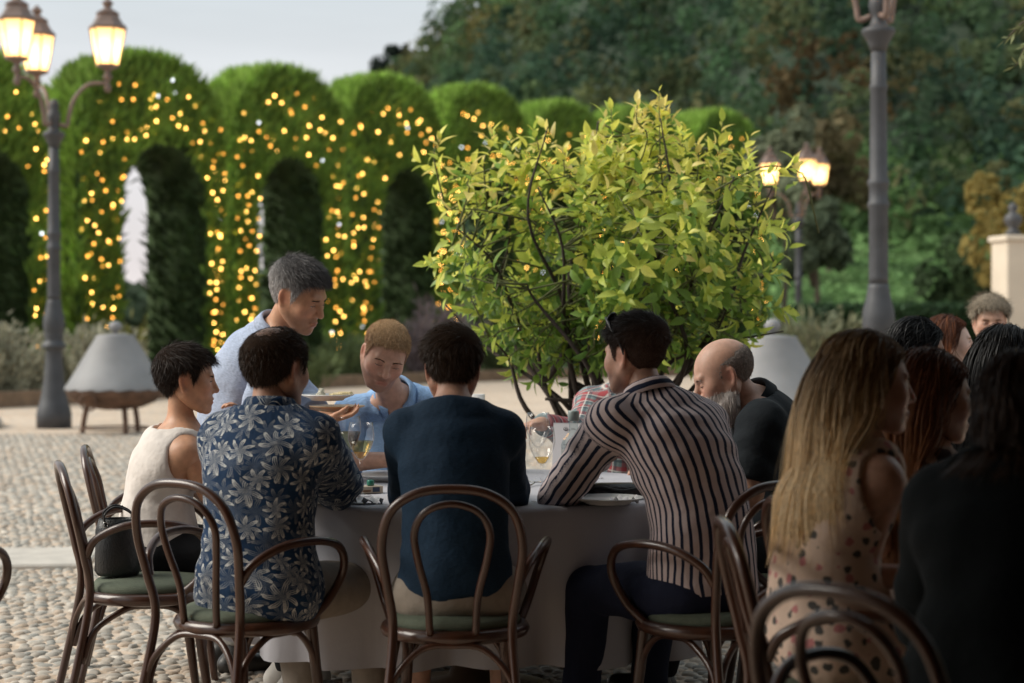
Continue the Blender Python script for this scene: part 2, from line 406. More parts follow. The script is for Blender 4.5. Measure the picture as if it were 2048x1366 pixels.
# ------------------------------------------------ hill forest
m_leafmass = mat('mixed woodland leaves', rough=.8, var=.2, vs=.35, attr=True, trans=.45, spec=.15)
def leaf_cloud(centers, radii, counts, size, cols, up=.35, rng=RNG, jit=.25):
    """leaf clumps spread through ellipsoidal crowns -> quads with colours"""
    idx = np.repeat(np.arange(len(centers)), counts); n = len(idx)
    d = rng.normal(size=(n, 3)); d /= np.linalg.norm(d, axis=1)[:, None]
    r = rng.uniform(.55, 1.0, n) ** .6
    p = centers[idx] + d * radii[idx] * r[:, None]
    nn = d + rng.normal(size=(n, 3)) * .6 + np.array([0, 0, up]); nn /= np.linalg.norm(nn, axis=1)[:, None]
    u = np.cross(nn, rng.normal(size=(n, 3))); u /= np.linalg.norm(u, axis=1)[:, None]; v = np.cross(nn, u)
    s = (np.broadcast_to(size, (len(centers),))[idx] * rng.uniform(.6, 1.3, n))[:, None] * .5
    q = np.stack([p - u * s, p - v * s * .7, p + u * s, p + v * s * .7], 1).reshape(-1, 3)
    c = cols[idx] * rng.uniform(1 - jit, 1 + jit, (n, 1))
    return q, np.arange(4 * n).reshape(n, 4), np.repeat(c, 4, 0)
GREENS = np.array([(.034, .066, .046), (.042, .080, .050), (.026, .056, .044), (.055, .082, .048), (.042, .092, .055), (.072, .084, .048), (.034, .072, .054)]) * np.array((2.0, 1.75, 1.4))
ctr, rad, cl = [], [], []
ro = np.linspace(98, 212, 40)
for y in ro:
    for phi in np.arange(-.125, .34, 2.7 / y):
        ph = phi + RNG.uniform(-.4, .4) * 2.7 / y; yv = y + RNG.uniform(-1.5, 1.5); x = ph * yv
        if terrain(np.array([x]), np.array([yv]))[0] < 7 and ph < .1: continue
        z = terrain(np.array([x]), np.array([yv]))[0]
        r = RNG.uniform(1.3, 2.5); hgt = RNG.uniform(1.0, 1.6)
        base = GREENS[int(RNG.integers(len(GREENS)))]
        # bigger pattern of the woodland: olive and rusty patches on the right-hand slope
        b = math.sin(ph * 55 + y * .05) + math.sin(y * .11 + ph * 21)
        if .145 < ph < .215 and 99 < y < 122 and RNG.random() < .3: base = np.array((.12, .085, .04)) * RNG.uniform(.7, 1.2)
        elif b > .9: base = base * np.array((1.35, 1.2, 1.0))
        elif b < -.8: base = base * .72
        k = int(RNG.integers(2, 4))
        for q in range(k):
            o = RNG.normal(size=3) * np.array([.45, .3, .35]) * r
            ctr.append((x + o[0], yv + o[1], z + r * hgt * .9 + o[2])); rad.append((r * .62, r * .62, r * .62 * hgt)); cl.append(base * RNG.uniform(.85, 1.2))
ctr = np.array(ctr); rad = np.array(rad); cl = np.array(cl)
q, f, c = leaf_cloud(ctr, rad, np.full(len(ctr), 46), .62, cl, jit=.08)
tag(obj('hillside_forest', mesh_data('hillside_forest', q, f, m_leafmass, False, {'Col': ('FLOAT_COLOR', rgba(c))})), kind='stuff')
# vine-green slope on the right and low growth along the horizon behind the arches
n = 9000; Yv = RNG.uniform(58, 108, n); ph = RNG.uniform(.12, .33, n); X = ph * Yv
cc = np.stack([X, Yv, terrain(X, Yv) + .25], 1); g = (np.sin(Yv * 1.4 + X * .3) * .2 + 1)
q, f, c = leaf_cloud(cc, np.tile((.7, .7, .45), (n, 1)), np.full(n, 6), .6, np.array((.17, .29, .11)) * g[:, None] * RNG.uniform(.75, 1.25, (n, 1)))
tag(obj('vine_slope', mesh_data('vine_slope', q, f, m_leafmass, False, {'Col': ('FLOAT_COLOR', rgba(c))})), kind='stuff')
n = 900; Yv = RNG.uniform(120, 165, n); ph = RNG.uniform(-.36, -.11, n); X = ph * Yv
cc = np.stack([X, Yv, RNG.uniform(.5, 3.5, n)], 1)
q, f, c = leaf_cloud(cc, np.tile((2.4, 2, 1.8), (n, 1)), np.full(n, 14), 1.3, np.array((.07, .10, .06)) * RNG.uniform(.75, 1.25, (n, 1)))
tag(obj('far_scrub', mesh_data('far_scrub', q, f, m_leafmass, False, {'Col': ('FLOAT_COLOR', rgba(c))})), kind='stuff')

m_bark = mat('grey brown bark', (.10, .075, .055), .9, .3, 20, .6, 40)
def tree(name, label, cat, base, height, cr, blobs, col, size, count, group=None, trunk_r=.12, squash=1.0, seed=1):
    r_ = np.random.default_rng(seed); e = empty(name, base); tag(e, label, cat, group)
    top = np.array([0, 0, height - cr * squash])
    mb = MB(); mb.add(*tube(spline([(0, 0, -.2), (.03 * height, 0, top[2] * .5), top + (0, 0, cr * .3)], 4), [trunk_r, trunk_r * .7, trunk_r * .35], 7))
    for k in range(5):
        a = k * 1.26 + r_.uniform(0, 1); mb.add(*tube(spline([top * .6, top + np.array([math.cos(a), math.sin(a), .1]) * cr * .45, top + np.array([math.cos(a), math.sin(a), .5]) * cr * .75], 3), [trunk_r * .45, trunk_r * .1], 5))
    mb.build('trunk', m_bark, e)
    c = top + r_.normal(size=(blobs, 3)) * np.array([.48, .48, .48 * squash]) * cr
    c = np.vstack([c, top]); rr = np.array([1, 1, squash]) * cr * r_.uniform(.35, .6, (len(c), 1))
    q, f, cl = leaf_cloud(c, rr, np.full(len(c), count), size, np.asarray(col) * r_.uniform(.7, 1.25, (len(c), 1)), rng=r_)
    obj('crown', mesh_data('crown', q, f, m_leafmass, False, {'Col': ('FLOAT_COLOR', rgba(cl))}), e)
    return e
for k, (px, py, Y, hh, cr) in enumerate([(765, 160, 205, 9, 1.5), (795, 122, 205, 8, 1.2)]):
    z = terrain(np.array([(px - CX) / F * Y]), np.array([float(Y)]))[0]
    top = P(px, 102 if k == 0 else 78, Y)
    tree('ridge_tree', ['small dark tree standing lowest on the hill crest, left of the slimmer one', 'slim dark tree on the hill crest, between the lone small one and the wood'][k], 'tree', (top[0], Y, z), top[2] - z, cr, 7, (.035, .05, .04), .7, 60, 'lone trees on the hill crest', .2, 1.7, 3 + k)
RT = [('autumn_tree', 'rust-brown tree behind the slender near lamp post', 1655, 205, 88, 9.0, 2.3, (.17, .14, .075), .6),
      ('olive_tree', 'pale silvery tree just right of the last clipped arch', 1558, 250, 66, 6, 1.15, (.22, .25, .16), .4),
      ('yellow_tree', 'golden leaved tree leaning in from the right edge above the gate pillar', 2062, 335, 40, 5.4, 1.2, (.24, .19, .06), .28),
      ('round_tree', 'dark bushy tree on the vine slope left of the gate pillar', 1945, 500, 60, 3.6, 1.2, (.055, .09, .04), .4),
      ('shrubby_tree', 'grey green shrubby tree behind the far triple lamp', 1625, 395, 62, 6.5, 1.0, (.10, .13, .08), .45)]
for k, (nm, lb, px, ty, Y, hh, cr, c, s) in enumerate(RT):
    t = P(px, ty, Y); z = terrain(np.array([t[0]]), np.array([float(Y)]))[0]
    tree(nm, lb, 'tree', (t[0], Y, z), t[2] - z, cr, 12, c, s, 110, None, .14, 1.25, 20 + k)

# ------------------------------------------------ clipped cypress arches with fairy lights
m_hedge = mat('clipped cypress core', (.035, .065, .018), .9, .4, 3, .5, 10)
m_spray = mat('cypress sprays', rough=.65, var=.25, vs=1.2, attr=True, trans=.18, spec=.25)
m_bulb = mat('glowing warm bulb', (.9, .6, .3), .4, 0, emit=(1, .50, .11), es=13.0)
m_bulb2 = mat('glowing amber bulb', (.9, .6, .3), .4, 0, emit=(1, .40, .06), es=6.5)
m_bulbw = mat('glowing cool white bulb', (.9, .9, .9), .4, 0, emit=(.85, .85, 1), es=5.0)
m_wire = mat('dark green wire', (.02, .03, .02), .6, 0)
AR = R(50); U = np.array([math.cos(AR), math.sin(AR), 0]); E = np.array([-math.sin(AR), math.cos(AR), 0]); ZZ = np.array([0, 0, 1.])
def bulb_mesh(mt):
    v, f = lathe([(0, -1), (.7, -.7), (1, 0), (.7, .7), (0, 1)], 8); return mesh_data('bulb', v * .027, f, mt)
BULBS = [bulb_mesh(m_bulb), bulb_mesh(m_bulb2), bulb_mesh(m_bulbw)]
VAULTS = [  # face left/right px, opening left/right px, top row, opening top row, distance
    (-215, 108, -105, 66, 112, 300, 38.6), (160, 452, 243, 417, 122, 292, 43.4), (468, 690, 514, 648, 148, 322, 48.3), (692, 884, 760, 870, 165, 342, 53.2),
    (890, 1056, 925, 1030, 184, 365, 58.0), (1062, 1212, 1092, 1185, 216, 385, 62.8), (1218, 1372, 1245, 1340, 224, 400, 67.2), (1378, 1532, 1402, 1500, 232, 410, 71.0)]
HL = ['leftmost arch behind the lamp post', 'arch behind the cone lidded fire pit', 'arch behind the standing man',
      'arch above the fair haired man', 'arch left of the lemon tree', 'low arch above the lemon tree', 'arch behind the tall lemon shoot', 'rightmost arch by the silvery tree']
T = 1.6
for k, (fl, fr, ol, orr, ty, oy, Y) in enumerate(VAULTS):
    r_ = np.random.default_rng(100 + k); pc = (fl + fr) / 2; c = P(pc, CY, Y); c[2] = 0
    dpx = F * (U[0] * Y - c[0] * U[1]) / Y ** 2            # pixels per metre along the face
    W = (fr - fl) / dpx; ow = (orr - ol) / dpx; ox = ((ol + orr) / 2 - pc) / dpx
    hz = H + (CY - ty) / F * Y; oz = H + (CY - oy) / F * Y
    e = empty('hedge_arch', c); tag(e, 'clipped green cypress ' + HL[k], 'hedge', 'clipped cypress arches in a row')
    # outline of the face (outer and inner arch), local s along U, z up
    def arch(w, top, x0, n=26, pw=2.0, spring=.62):
        zs = top - w * spring; a = np.linspace(math.pi, 0, n)
        s = x0 + w / 2 * np.sign(np.cos(a)) * np.abs(np.cos(a)) ** (2 / pw); z = zs + (top - zs) * np.abs(np.sin(a)) ** (2 / pw)
        lo = np.linspace(0, zs, 10)[:-1]
        return np.concatenate([np.stack([np.full(9, x0 - w / 2), lo], 1), np.stack([s, z], 1), np.stack([np.full(9, x0 + w / 2), lo[::-1]], 1)])
    outer = arch(W, hz, 0, spring=.55, pw=2.3); inner = arch(ow, oz, ox, spring=.6)
    m_ = len(outer)
    def w3(sz, d): return sz[:, :1] * U + sz[:, 1:] * ZZ + d * E
    ds = [0, T * .5, T]
    inner_b = inner.copy(); nar = [.45, .58, .75, .6, .4, .4, .4, .4][k]; inner_b[:, 0] = ox - ow / 2 + (inner[:, 0] - ox + ow / 2) * (1 - nar / ow)     # the passage narrows towards its far side
    V = np.concatenate([w3(outer, 0), w3(outer, T), w3(inner, 0), w3(inner_b, T)]); fs = []
    for i in range(m_ - 1):
        fs += [(i, i + 1, 2 * m_ + i + 1, 2 * m_ + i), (m_ + i + 1, m_ + i, 3 * m_ + i, 3 * m_ + i + 1), (i + 1, i, m_ + i, m_ + i + 1), (2 * m_ + i, 2 * m_ + i + 1, 3 * m_ + i + 1, 3 * m_ + i)]
    obj('core', mesh_data('core', V, np.array(fs), m_hedge, False), e)
    # sprays over every face; light tinted in: outside and top paler, passage darkened
    po, di, co, fn_ = [], [], [], []
    def scatter(n, gen, nrml, upw, ccol):
        p, nn = gen(n); fn_.append(nn + r_.normal(size=(n, 3)) * .45); d = nn * r_.uniform(.15, .7, (n, 1)) + ZZ * upw + r_.normal(size=(n, 3)) * .22
        po.append(p - nn * .05); di.append(d); co.append(np.asarray(ccol) * r_.uniform(.55, 1.35, (n, 1)) * (1 + .35 * wav(p, 1.1, k)[:, None]))
    def gface(n):
        t = r_.uniform(0, m_ - 1.001, n); i = t.astype(int); fr_ = (t - i)[:, None]
        a = outer[i] * (1 - fr_) + outer[i + 1] * fr_; b = inner[i] * (1 - fr_) + inner[i + 1] * fr_; q_ = r_.uniform(0, 1, (n, 1))
        return w3(a * (1 - q_) + b * q_, 0), np.tile(-E, (n, 1))
    def gout(n):
        L_ = np.linalg.norm(np.diff(outer, axis=0), axis=1); i = r_.choice(m_ - 1, n, p=L_ / L_.sum()); fr_ = r_.uniform(0, 1, (n, 1))
        a = outer[i] * (1 - fr_) + outer[i + 1] * fr_; tg = outer[i + 1] - outer[i]; nn = np.stack([-tg[:, 1], tg[:, 0]], 1); nn /= np.linalg.norm(nn, axis=1)[:, None]
        return w3(a, 0) + r_.uniform(0, T, (n, 1)) * E, nn[:, :1] * U + nn[:, 1:] * ZZ
    def ginn(n):
        L_ = np.linalg.norm(np.diff(inner, axis=0), axis=1); i = r_.choice(m_ - 1, n, p=L_ / L_.sum()); fr_ = r_.uniform(0, 1, (n, 1))
        a = inner[i] * (1 - fr_) + inner[i + 1] * fr_; tg = inner[i + 1] - inner[i]; nn = -np.stack([-tg[:, 1], tg[:, 0]], 1); nn /= np.linalg.norm(nn, axis=1)[:, None]
        a2 = inner_b[i] * (1 - fr_) + inner_b[i + 1] * fr_; dq = r_.uniform(0, 1, (n, 1)); return w3(a * (1 - dq) + a2 * dq, 0) + dq * T * E, nn[:, :1] * U + nn[:, 1:] * ZZ
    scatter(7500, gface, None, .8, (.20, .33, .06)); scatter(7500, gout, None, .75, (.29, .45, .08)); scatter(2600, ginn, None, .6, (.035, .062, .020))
    po, di, co = map(np.concatenate, (po, di, co))
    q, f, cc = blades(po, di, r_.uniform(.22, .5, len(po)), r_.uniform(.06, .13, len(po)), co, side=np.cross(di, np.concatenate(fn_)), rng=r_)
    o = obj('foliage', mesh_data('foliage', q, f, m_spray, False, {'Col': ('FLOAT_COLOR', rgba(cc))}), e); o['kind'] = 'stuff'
    # fairy lights: one string per arch, bulbs wound up the legs and over the crown
    st = empty('fairy_light_string', c - E * .12); tag(st, 'warm fairy lights wound over the ' + HL[k], 'fairy lights', 'fairy light strings on the cypress arches')
    nb = [90, 165, 150, 150, 120, 100, 70, 70][k]; t = np.linspace(.5, m_ - 1.6, nb) + r_.normal(size=nb) * .55; t = np.clip(t, 0, m_ - 1.01)
    # denser on the legs
    Lo = np.concatenate([[0], np.cumsum(np.linalg.norm(np.diff((outer + inner) / 2, axis=0), axis=1))]); u_ = (np.linspace(.02, .98, nb) + r_.normal(size=nb) * .006) * Lo[-1]
    t = np.interp(np.clip(u_, 0, Lo[-1]), Lo, np.arange(m_)); t = np.clip(t, 0, m_ - 1.01); i = t.astype(int); fr_ = (t - i)[:, None]
    a = outer[i] * (1 - fr_) + outer[i + 1] * fr_; b = inner[i] * (1 - fr_) + inner[i + 1] * fr_
    qv = np.where(np.arange(nb) % 2 == 0, r_.uniform(.05, .5, nb), r_.uniform(.45, .98, nb))[:, None]
    crown_ = np.clip((a[:, 1:] - (hz - W * .5)) / (W * .5), 0, 1); qv = qv * (1 - .30 * crown_) + .16 * crown_
    pts = w3(a * (1 - qv) + b * qv, 0) - E * r_.uniform(.02, .2, (nb, 1))
    pts[:, 2] += r_.normal(size=nb) * .09; pts[:, 2] = np.maximum(pts[:, 2], .25)
    mb = MB(); mb.add(*tube(pts - E * .03, .006, 4)); mb.build('wire', m_wire, st, loc=tuple(E * .12))
    for p in pts:
        x = r_.random(); bm2 = BULBS[2] if x < .03 else (BULBS[0] if x < .62 else BULBS[1])
        o = bpy.data.objects.new('bulb', bm2); COL.objects.link(o); o.parent = st; o.location = tuple(p + E * .12); s = r_.uniform(.85, 1.1); o.scale = (s, s, s)

# ------------------------------------------------ garden bed: edging, shrubs, lawn corner
m_edge = mat('weathered timber edging', (.20, .13, .08), .85, .3, 4, .5, 30)
edge_pts = [(-10.6, 26.5), (-9.3, 29.5), (-7.4, 33.5), (-5.8, 37.3), (-4.1, 41.5), (-1.6, 45.5), (1.5, 49), (5.0, 52), (9, 55)]
e = empty('bed_edging', (0, 0, 0)); tag(e, 'long brown timber edging along the garden bed in front of the arches', 'edging')
for a, b in zip(edge_pts[:-1], edge_pts[1:]):
    a, b = np.array(a), np.array(b); d = b - a; mb = MB()
    mb.add(*box((*((a + b) / 2), .13), (np.linalg.norm(d) - .02, .16, .30), math.atan2(d[1], d[0]), .02)); mb.build('board', m_edge, e, smooth=False)
m_soil = mat('dark bed soil', (.09, .065, .045), .95, .3, 6, .6, 30)
bp = np.array([(x - .2, y + .15) for x, y in edge_pts]); back = bp + np.array([-3.6, 5.5])
V = np.concatenate([np.c_[bp, np.full(len(bp), .03)], np.c_[back, np.full(len(bp), .03)]]); n = len(bp)
tag(obj('garden_bed', mesh_data('garden_bed', V, [(i, i + 1, n + i + 1, n + i) for i in range(n - 1)], m_soil)), kind='structure')
def shrub(name, label, base, w_, h_, col, n, ln, wd, group, seed, spiky=.9):
    r_ = np.random.default_rng(seed); e = empty(name, base); tag(e, label, 'shrub', group)
    ns = 14; a = r_.uniform(0, 2 * np.pi, ns); tip = np.stack([np.cos(a) * w_ * r_.uniform(.2, 1, ns), np.sin(a) * w_ * r_.uniform(.2, 1, ns) * .7, h_ * r_.uniform(.6, 1.05, ns)], 1)
    mb = MB()
    for t in tip: mb.add(*tube([t * (.1, .1, 0), t * (.5, .5, .55), t], [.02, .008], 4))
    mb.build('stems', m_bark, e)
    i = r_.integers(0, ns, n); u_ = r_.uniform(.15, 1, n)[:, None]; p = tip[i] * np.concatenate([u_ ** .8, u_ ** .8, u_], 1) + r_.normal(size=(n, 3)) * w_ * .13; p[:, 2] = np.abs(p[:, 2])
    d = np.stack([p[:, 0] / w_, p[:, 1] / w_, np.full(n, spiky)], 1) + r_.normal(size=(n, 3)) * .5
    q, f, c = blades(p, d, ln * r_.uniform(.6, 1.3, n), wd, np.asarray(col) * r_.uniform(.65, 1.3, (n, 1)), rng=r_)
    obj('leaves', mesh_data('leaves', q, f, m_spray, False, {'Col': ('FLOAT_COLOR', rgba(c))}), e)
SH = [(8, 800, 31.5, .62, 1.4), (52, 800, 32.5, .5, 1.15), (-40, 800, 31, .6, 1.3), (180, 800, 33.5, .6, 1.35), (235, 790, 35, .55, 1.3), (140, 800, 34, .5, 1.2)]
SHL = ['silvery shrub at the left photo edge beside the lamp base', 'silvery shrub between the left edge one and the lamp column', 'silvery shrub mostly outside the left edge of the photo', 'silvery shrub between lamp column and fire pit lid', 'silvery shrub directly behind the lidded fire pit', 'low silvery shrub just right of the lamp column']
for k, (px, py, Y, w_, h_) in enumerate(SH):
    b = P(px, CY, Y); b[2] = 0; shrub('silver_shrub', SHL[k], b, w_, h_, (.36, .35, .25), 1500, .16, .05, 'silvery shrubs by the left lamp', 200 + k)
LV = [(610, 37, .7, .9), (690, 43, .8, 1.0), (750, 43.5, .7, .9), (835, 46, .9, 1.7), (880, 47, .9, 2.0), (930, 48, .9, 1.6), (990, 49, .9, 1.0)]
LVL = ['low grassy green clump right of the standing man', 'green clump below the lights, left of the fair haired man', 'green clump directly behind the fair haired head', 'lavender plant left of the dark haired man in navy', 'tall lavender plant with mauve spikes at the foot of the arch', 'lavender plant at the left fringe of the lemon tree', 'green clump under the left side of the lemon tree']
for k, (px, Y, w_, h_) in enumerate(LV):
    b = P(px, CY, Y); b[2] = 0; shrub('lavender_plant', LVL[k], b, w_, h_, (.13, .17, .07) if k in (0, 1, 2, 6) else (.21, .165, .17), 1100, .3, .05, 'plants along the bed before the arches', 300 + k, 1.4)
b = P(285, CY, 50); b[2] = 0; shrub('gravel_garden_shrub', 'pale yellow green shrub seen through the arch behind the fire pit', b, 1.2, 1.5, (.24, .24, .07), 1400, .3, .1, None, 330)
RB = [(1650, 30, .8, 1.5, (.18, .19, .11), 'pale green shrub right of the concrete grey fire pit lid'), (1690, 34, .7, 1.2, (.16, .15, .09), 'dry looking shrub on the path edge left of the near lamp post'), (1612, 36, .7, 1.5, (.17, .19, .12), 'grey green shrub between the far lamp and the near lamp post')]
for k, (px, Y, w_, h_, c, lb) in enumerate(RB):
    b = P(px, CY, Y); b[2] = 0; shrub('path_shrub', lb, b, w_, h_, c, 1300, .22, .07, None, 340 + k)
m_lawn = mat('short lawn grass', (.09, .17, .035), .8, .3, 8, .6, 60)
th = np.linspace(-.6, 1.75, 14); kr = np.array([(-9.4, 24.2)]); rr = 2.35
arc = np.stack([kr[0, 0] + rr * np.cos(th), kr[0, 1] + rr * np.sin(th)], 1)
V = np.vstack([np.c_[kr, .07], np.c_[arc, np.full(14, .07)]]); tag(obj('lawn_corner', mesh_data('lawn_corner', V, [(0, i, i + 1) for i in range(1, 14)], m_lawn)), kind='structure')
mb = MB(); mb.add(*tube(np.c_[arc, np.full(14, .05)], .11, 8)); tag(mb.build('lawn_kerb', m_slab), 'curved stone kerb round the lawn corner at the left edge', 'kerb')
m_path = mat('orange earth path', (.50, .33, .19), .95, .2, 2, .4, 30)
V = [(5.6, 31, .02), (6.9, 31, .02), (8.6, 40, .02), (10.5, 50, .02), (8.6, 50, .02), (7.0, 40, .02)]
tag(obj('earth_path', mesh_data('earth_path', V, [(0, 1, 2, 5), (5, 2, 3, 4)], m_path)), kind='structure')
# clipped dark hedge and gate pillar on the right
e = empty('box_hedge', (9.6, 42, 0)); tag(e, 'low dark clipped hedge behind the near lamp post, right background', 'hedge')
mb = MB(); mb.add(*box((1.0, .8, .9), (8.0, 1.2, 1.75), R(8), .1)); mb.build('core', m_hedge, e, smooth=False)
n = 9000; s = RNG.uniform(-4, 4, n); tt = RNG.uniform(-.6, .6, n); zz = RNG.uniform(0, 1.78, n); topm = RNG.random(n) < .3
p = np.stack([s, np.where(topm, tt, -.6), np.where(topm, 1.78, zz)], 1); nn = np.where(topm[:, None], (0, 0, 1.), (0, -1., 0))
ca, sa = math.cos(R(8)), math.sin(R(8)); Rm = np.array([[ca, sa, 0], [-sa, ca, 0], [0, 0, 1]]); p = p @ Rm + (1.0, .8, 0); nn = nn @ Rm
q, f, c = blades(p, nn + RNG.normal(size=(n, 3)) * .7, RNG.uniform(.12, .3, n), .09, np.array((.028, .062, .026)) * RNG.uniform(.6, 1.4, (n, 1)))
obj('foliage', mesh_data('foliage', q, f, m_spray, False, {'Col': ('FLOAT_COLOR', rgba(c))}), e)['kind'] = 'stuff'
m_plaster = mat('cream plaster', (.60, .52, .42), .9, .1, 2, .2, 40); m_dark = mat('dark grey metal', (.06, .06, .065), .5, .2, 8)
pb = P(2030, CY, 27); pb[2] = 0; e = empty('gate_pillar', pb); tag(e, 'cream plastered gate pillar topped by a dark ball finial, right edge', 'pillar')
mb = MB(); mb.add(*box((0, 0, 1.33), (.52, .52, 2.66), .2, .02)); mb.build('shaft', m_plaster, e, smooth=False)
mb = MB(); mb.add(*box((0, 0, 2.70), (.60, .60, .08), .2, .02)); mb.build('cap', m_plaster, e, smooth=False)
mb = MB(); mb.add(*lathe([(.10, 2.74), (.12, 2.80), (.06, 2.84), (.10, 2.90), (.145, 2.98), (.10, 3.06), (.05, 3.09), (.07, 3.14), (.075, 3.18), (.03, 3.23), (0, 3.25)], 20, (-.03, 0, 0))); mb.build('finial', m_dark, e)

# ------------------------------------------------ unseen roof and walls added to shade the tables, above and behind the camera
m_roof = mat('old timber ceiling', (.16, .11, .075), .8, .25, 3, .3, 30); m_wall = mat('shade wall plaster', (.34, .27, .21), .9, .1, 1)
e = empty('shade_portico', (0, 0, 0)); tag(e, 'unseen timber roof and walls added to shade the near tables', 'shade_portico')
mb = MB(); mb.add(*box((1.45, .3, 2.86), (8.1, 11.2, .2), 0, .02)); mb.build('roof', m_roof, e, smooth=False)
mb = MB(); mb.add(*box((1.45, -5.2, 1.38), (8.1, .4, 2.74), 0, .02)); mb.build('shade_back_wall', m_wall, e, smooth=False)
mb = MB(); mb.add(*box((5.3, .4, 1.38), (.4, 10.7, 2.74), 0, .02)); mb.build('shade_side_wall', m_wall, e, smooth=False)
mb = MB(); mb.add(*box((-2.4, -1.0, 1.38), (.4, 8.0, 2.74), 0, .02)); mb.build('shade_side_wall', m_wall, e, smooth=False)  # unseen wall, added to cut the light coming from the left

# ================================================================== STREET LAMPS
m_iron = mat('grey painted cast iron', (.048, .050, .056), .55, .25, 6, .15, 40)
m_pane = mat('warm lit lantern glass', (.9, .75, .5), .4, 0, emit=(1, .50, .16), es=1.25, trans=.55)
m_lamp = mat('lamp bulb', (1, .9, .7), .4, 0, emit=(1, .70, .36), es=26)
m_irond = mat('dark lantern iron', (.16, .11, .09), .5, .2, 8)
PROF = [(.235, 0), (.235, .20), (.225, .235), (.222, .26), (.195, .33), (.165, .46), (.138, .66), (.120, .88), (.113, 1.04), (.120, 1.07), (.162, 1.09), (.165, 1.12), (.140, 1.155), (.118, 1.19),
        (.124, 1.22), (.130, 1.25), (.124, 1.275), (.136, 1.31), (.146, 1.40), (.138, 1.50), (.112, 1.60), (.095, 1.70), (.090, 1.74)]
SHAFT = [(.088, 1.74), (.086, 1.80), (.083, 2.40), (.096, 2.43), (.096, 2.46), (.082, 2.48), (.084, 2.60), (.096, 2.62), (.096, 2.65), (.080, 2.68), (.072, 3.45), (.080, 3.47), (.080, 3.50), (.070, 3.52), (.066, 3.80)]
TOPP = [(.066, 3.80), (.085, 3.86), (.120, 3.93), (.146, 3.965), (.150, 3.99), (.135, 4.01), (.085, 4.03), (.062, 4.09), (.066, 4.13), (.080, 4.17), (.088, 4.22), (.080, 4.27), (.060, 4.31), (.066, 4.36), (.066, 4.40), (.04, 4.45), (0, 4.46)]
def lantern_data():
    b4 = MB(); b4.add(*lathe([(.03, -.12), (.045, -.10), (.03, -.06), (.055, -.02), (.10, 0), (.155, .02), (.155, .05)], 16))
    for k in range(6):                                   # corner bars of the six sided lantern
        a = k * math.pi / 3; ca, sa = math.cos(a), math.sin(a)
        b4.add(*tube([(ca * .150, sa * .150, .04), (ca * .245, sa * .245, .53)], .011, 5))
    b4.add(*lathe([(.235, .52), (.262, .53), (.262, .56), (.22, .565)], 6))
    g = MB()
    for k in range(6):
        a, b = k * math.pi / 3, (k + 1) * math.pi / 3
        g.add([(math.cos(a) * .146, math.sin(a) * .146, .045), (math.cos(b) * .146, math.sin(b) * .146, .045), (math.cos(b) * .240, math.sin(b) * .240, .525), (math.cos(a) * .240, math.sin(a) * .240, .525)], [(0, 1, 2, 3)])
    r_ = MB(); r_.add(*lathe([(.258, .562), (.20, .62), (.155, .70), (.15, .725), (.165, .735), (.15, .755)], 6)); r_.add(*lathe([(.15, .755), (.08, .80), (.045, .83), (.05, .85), (.075, .875), (.075, .895), (.04, .925), (.015, .96), (0, .965)], 14))
    l_ = MB(); l_.add(*lathe([(0, .10), (.04, .12), (.068, .22), (.068, .34), (.04, .42), (0, .44)], 12))
    return b4.data('frame', m_irond, False), g.data('pane', m_pane, False), r_.data('roof', m_irond, False), l_.data('light', m_lamp)
LD = lantern_data()
def arm_tube(a, z):
    pts = spline([(.06, 0, z), (.17, 0, z - .02), (.20, 0, z + .12), (.28, 0, z + .36), (.46, 0, z + .54), (.66, 0, z + .56), (.74, 0, z + .56)], 5)
    v, f = tube(pts, [.030, .028, .026], 7); c, s = math.cos(a), math.sin(a)
    M3 = np.array([[c, s, 0], [-s, c, 0], [0, 0, 1]])
    mb = MB(); mb.add(v @ M3, f)
    v2, f2 = lathe([(.035, -.16), (.05, -.10), (.025, -.04), (.034, 0), (.06, .03), (.06, .06), (.034, .09), (.05, .14), (.03, .17)], 12, (.72, 0, z + .60)); mb.add(v2 @ M3, f2)
    return mb
def street_lamp(label, X, Y, a0, lit_drop=0.0):
    e = empty('street_lamp', (X, Y, 0)); tag(e, label, 'street lamp', 'three armed lantern posts')
    mb = MB(); mb.add(*lathe(PROF, 32)); mb.build('base', m_iron, e)
    mb = MB(); mb.add(*lathe(SHAFT, 48, flute=16, famp=.02)); mb.build('pole', m_iron, e)
    mb = MB(); mb.add(*lathe(TOPP, 28)); mb.build('capital', m_iron, e)
    for k in range(3):
        a = a0 + k * 2 * math.pi / 3; arm_tube(a, 4.12).build('arm', m_irond if lit_drop == 0 else m_iron, e)
        fr = obj('lantern', LD[0], e, (math.cos(a) * .72, math.sin(a) * .72, 4.88))
        for nm, d in zip(('pane', 'roof', 'light'), LD[1:]): obj(nm, d, fr)
    return e
pl_ = P(108, CY, 24.4); street_lamp('grey iron lamp post with lit lanterns beside the fire pit on the left', pl_[0], 24.4, R(3))
pr_ = P(1757, CY, 16.0); street_lamp('near lamp post on the right, its lanterns cut off by the top edge', pr_[0], 16.0, R(40))
pf_ = P(1597, CY, 44.0); street_lamp('distant lamp post with small lit lanterns at the right fringe of the lemon tree', pf_[0], 44.0, R(36))

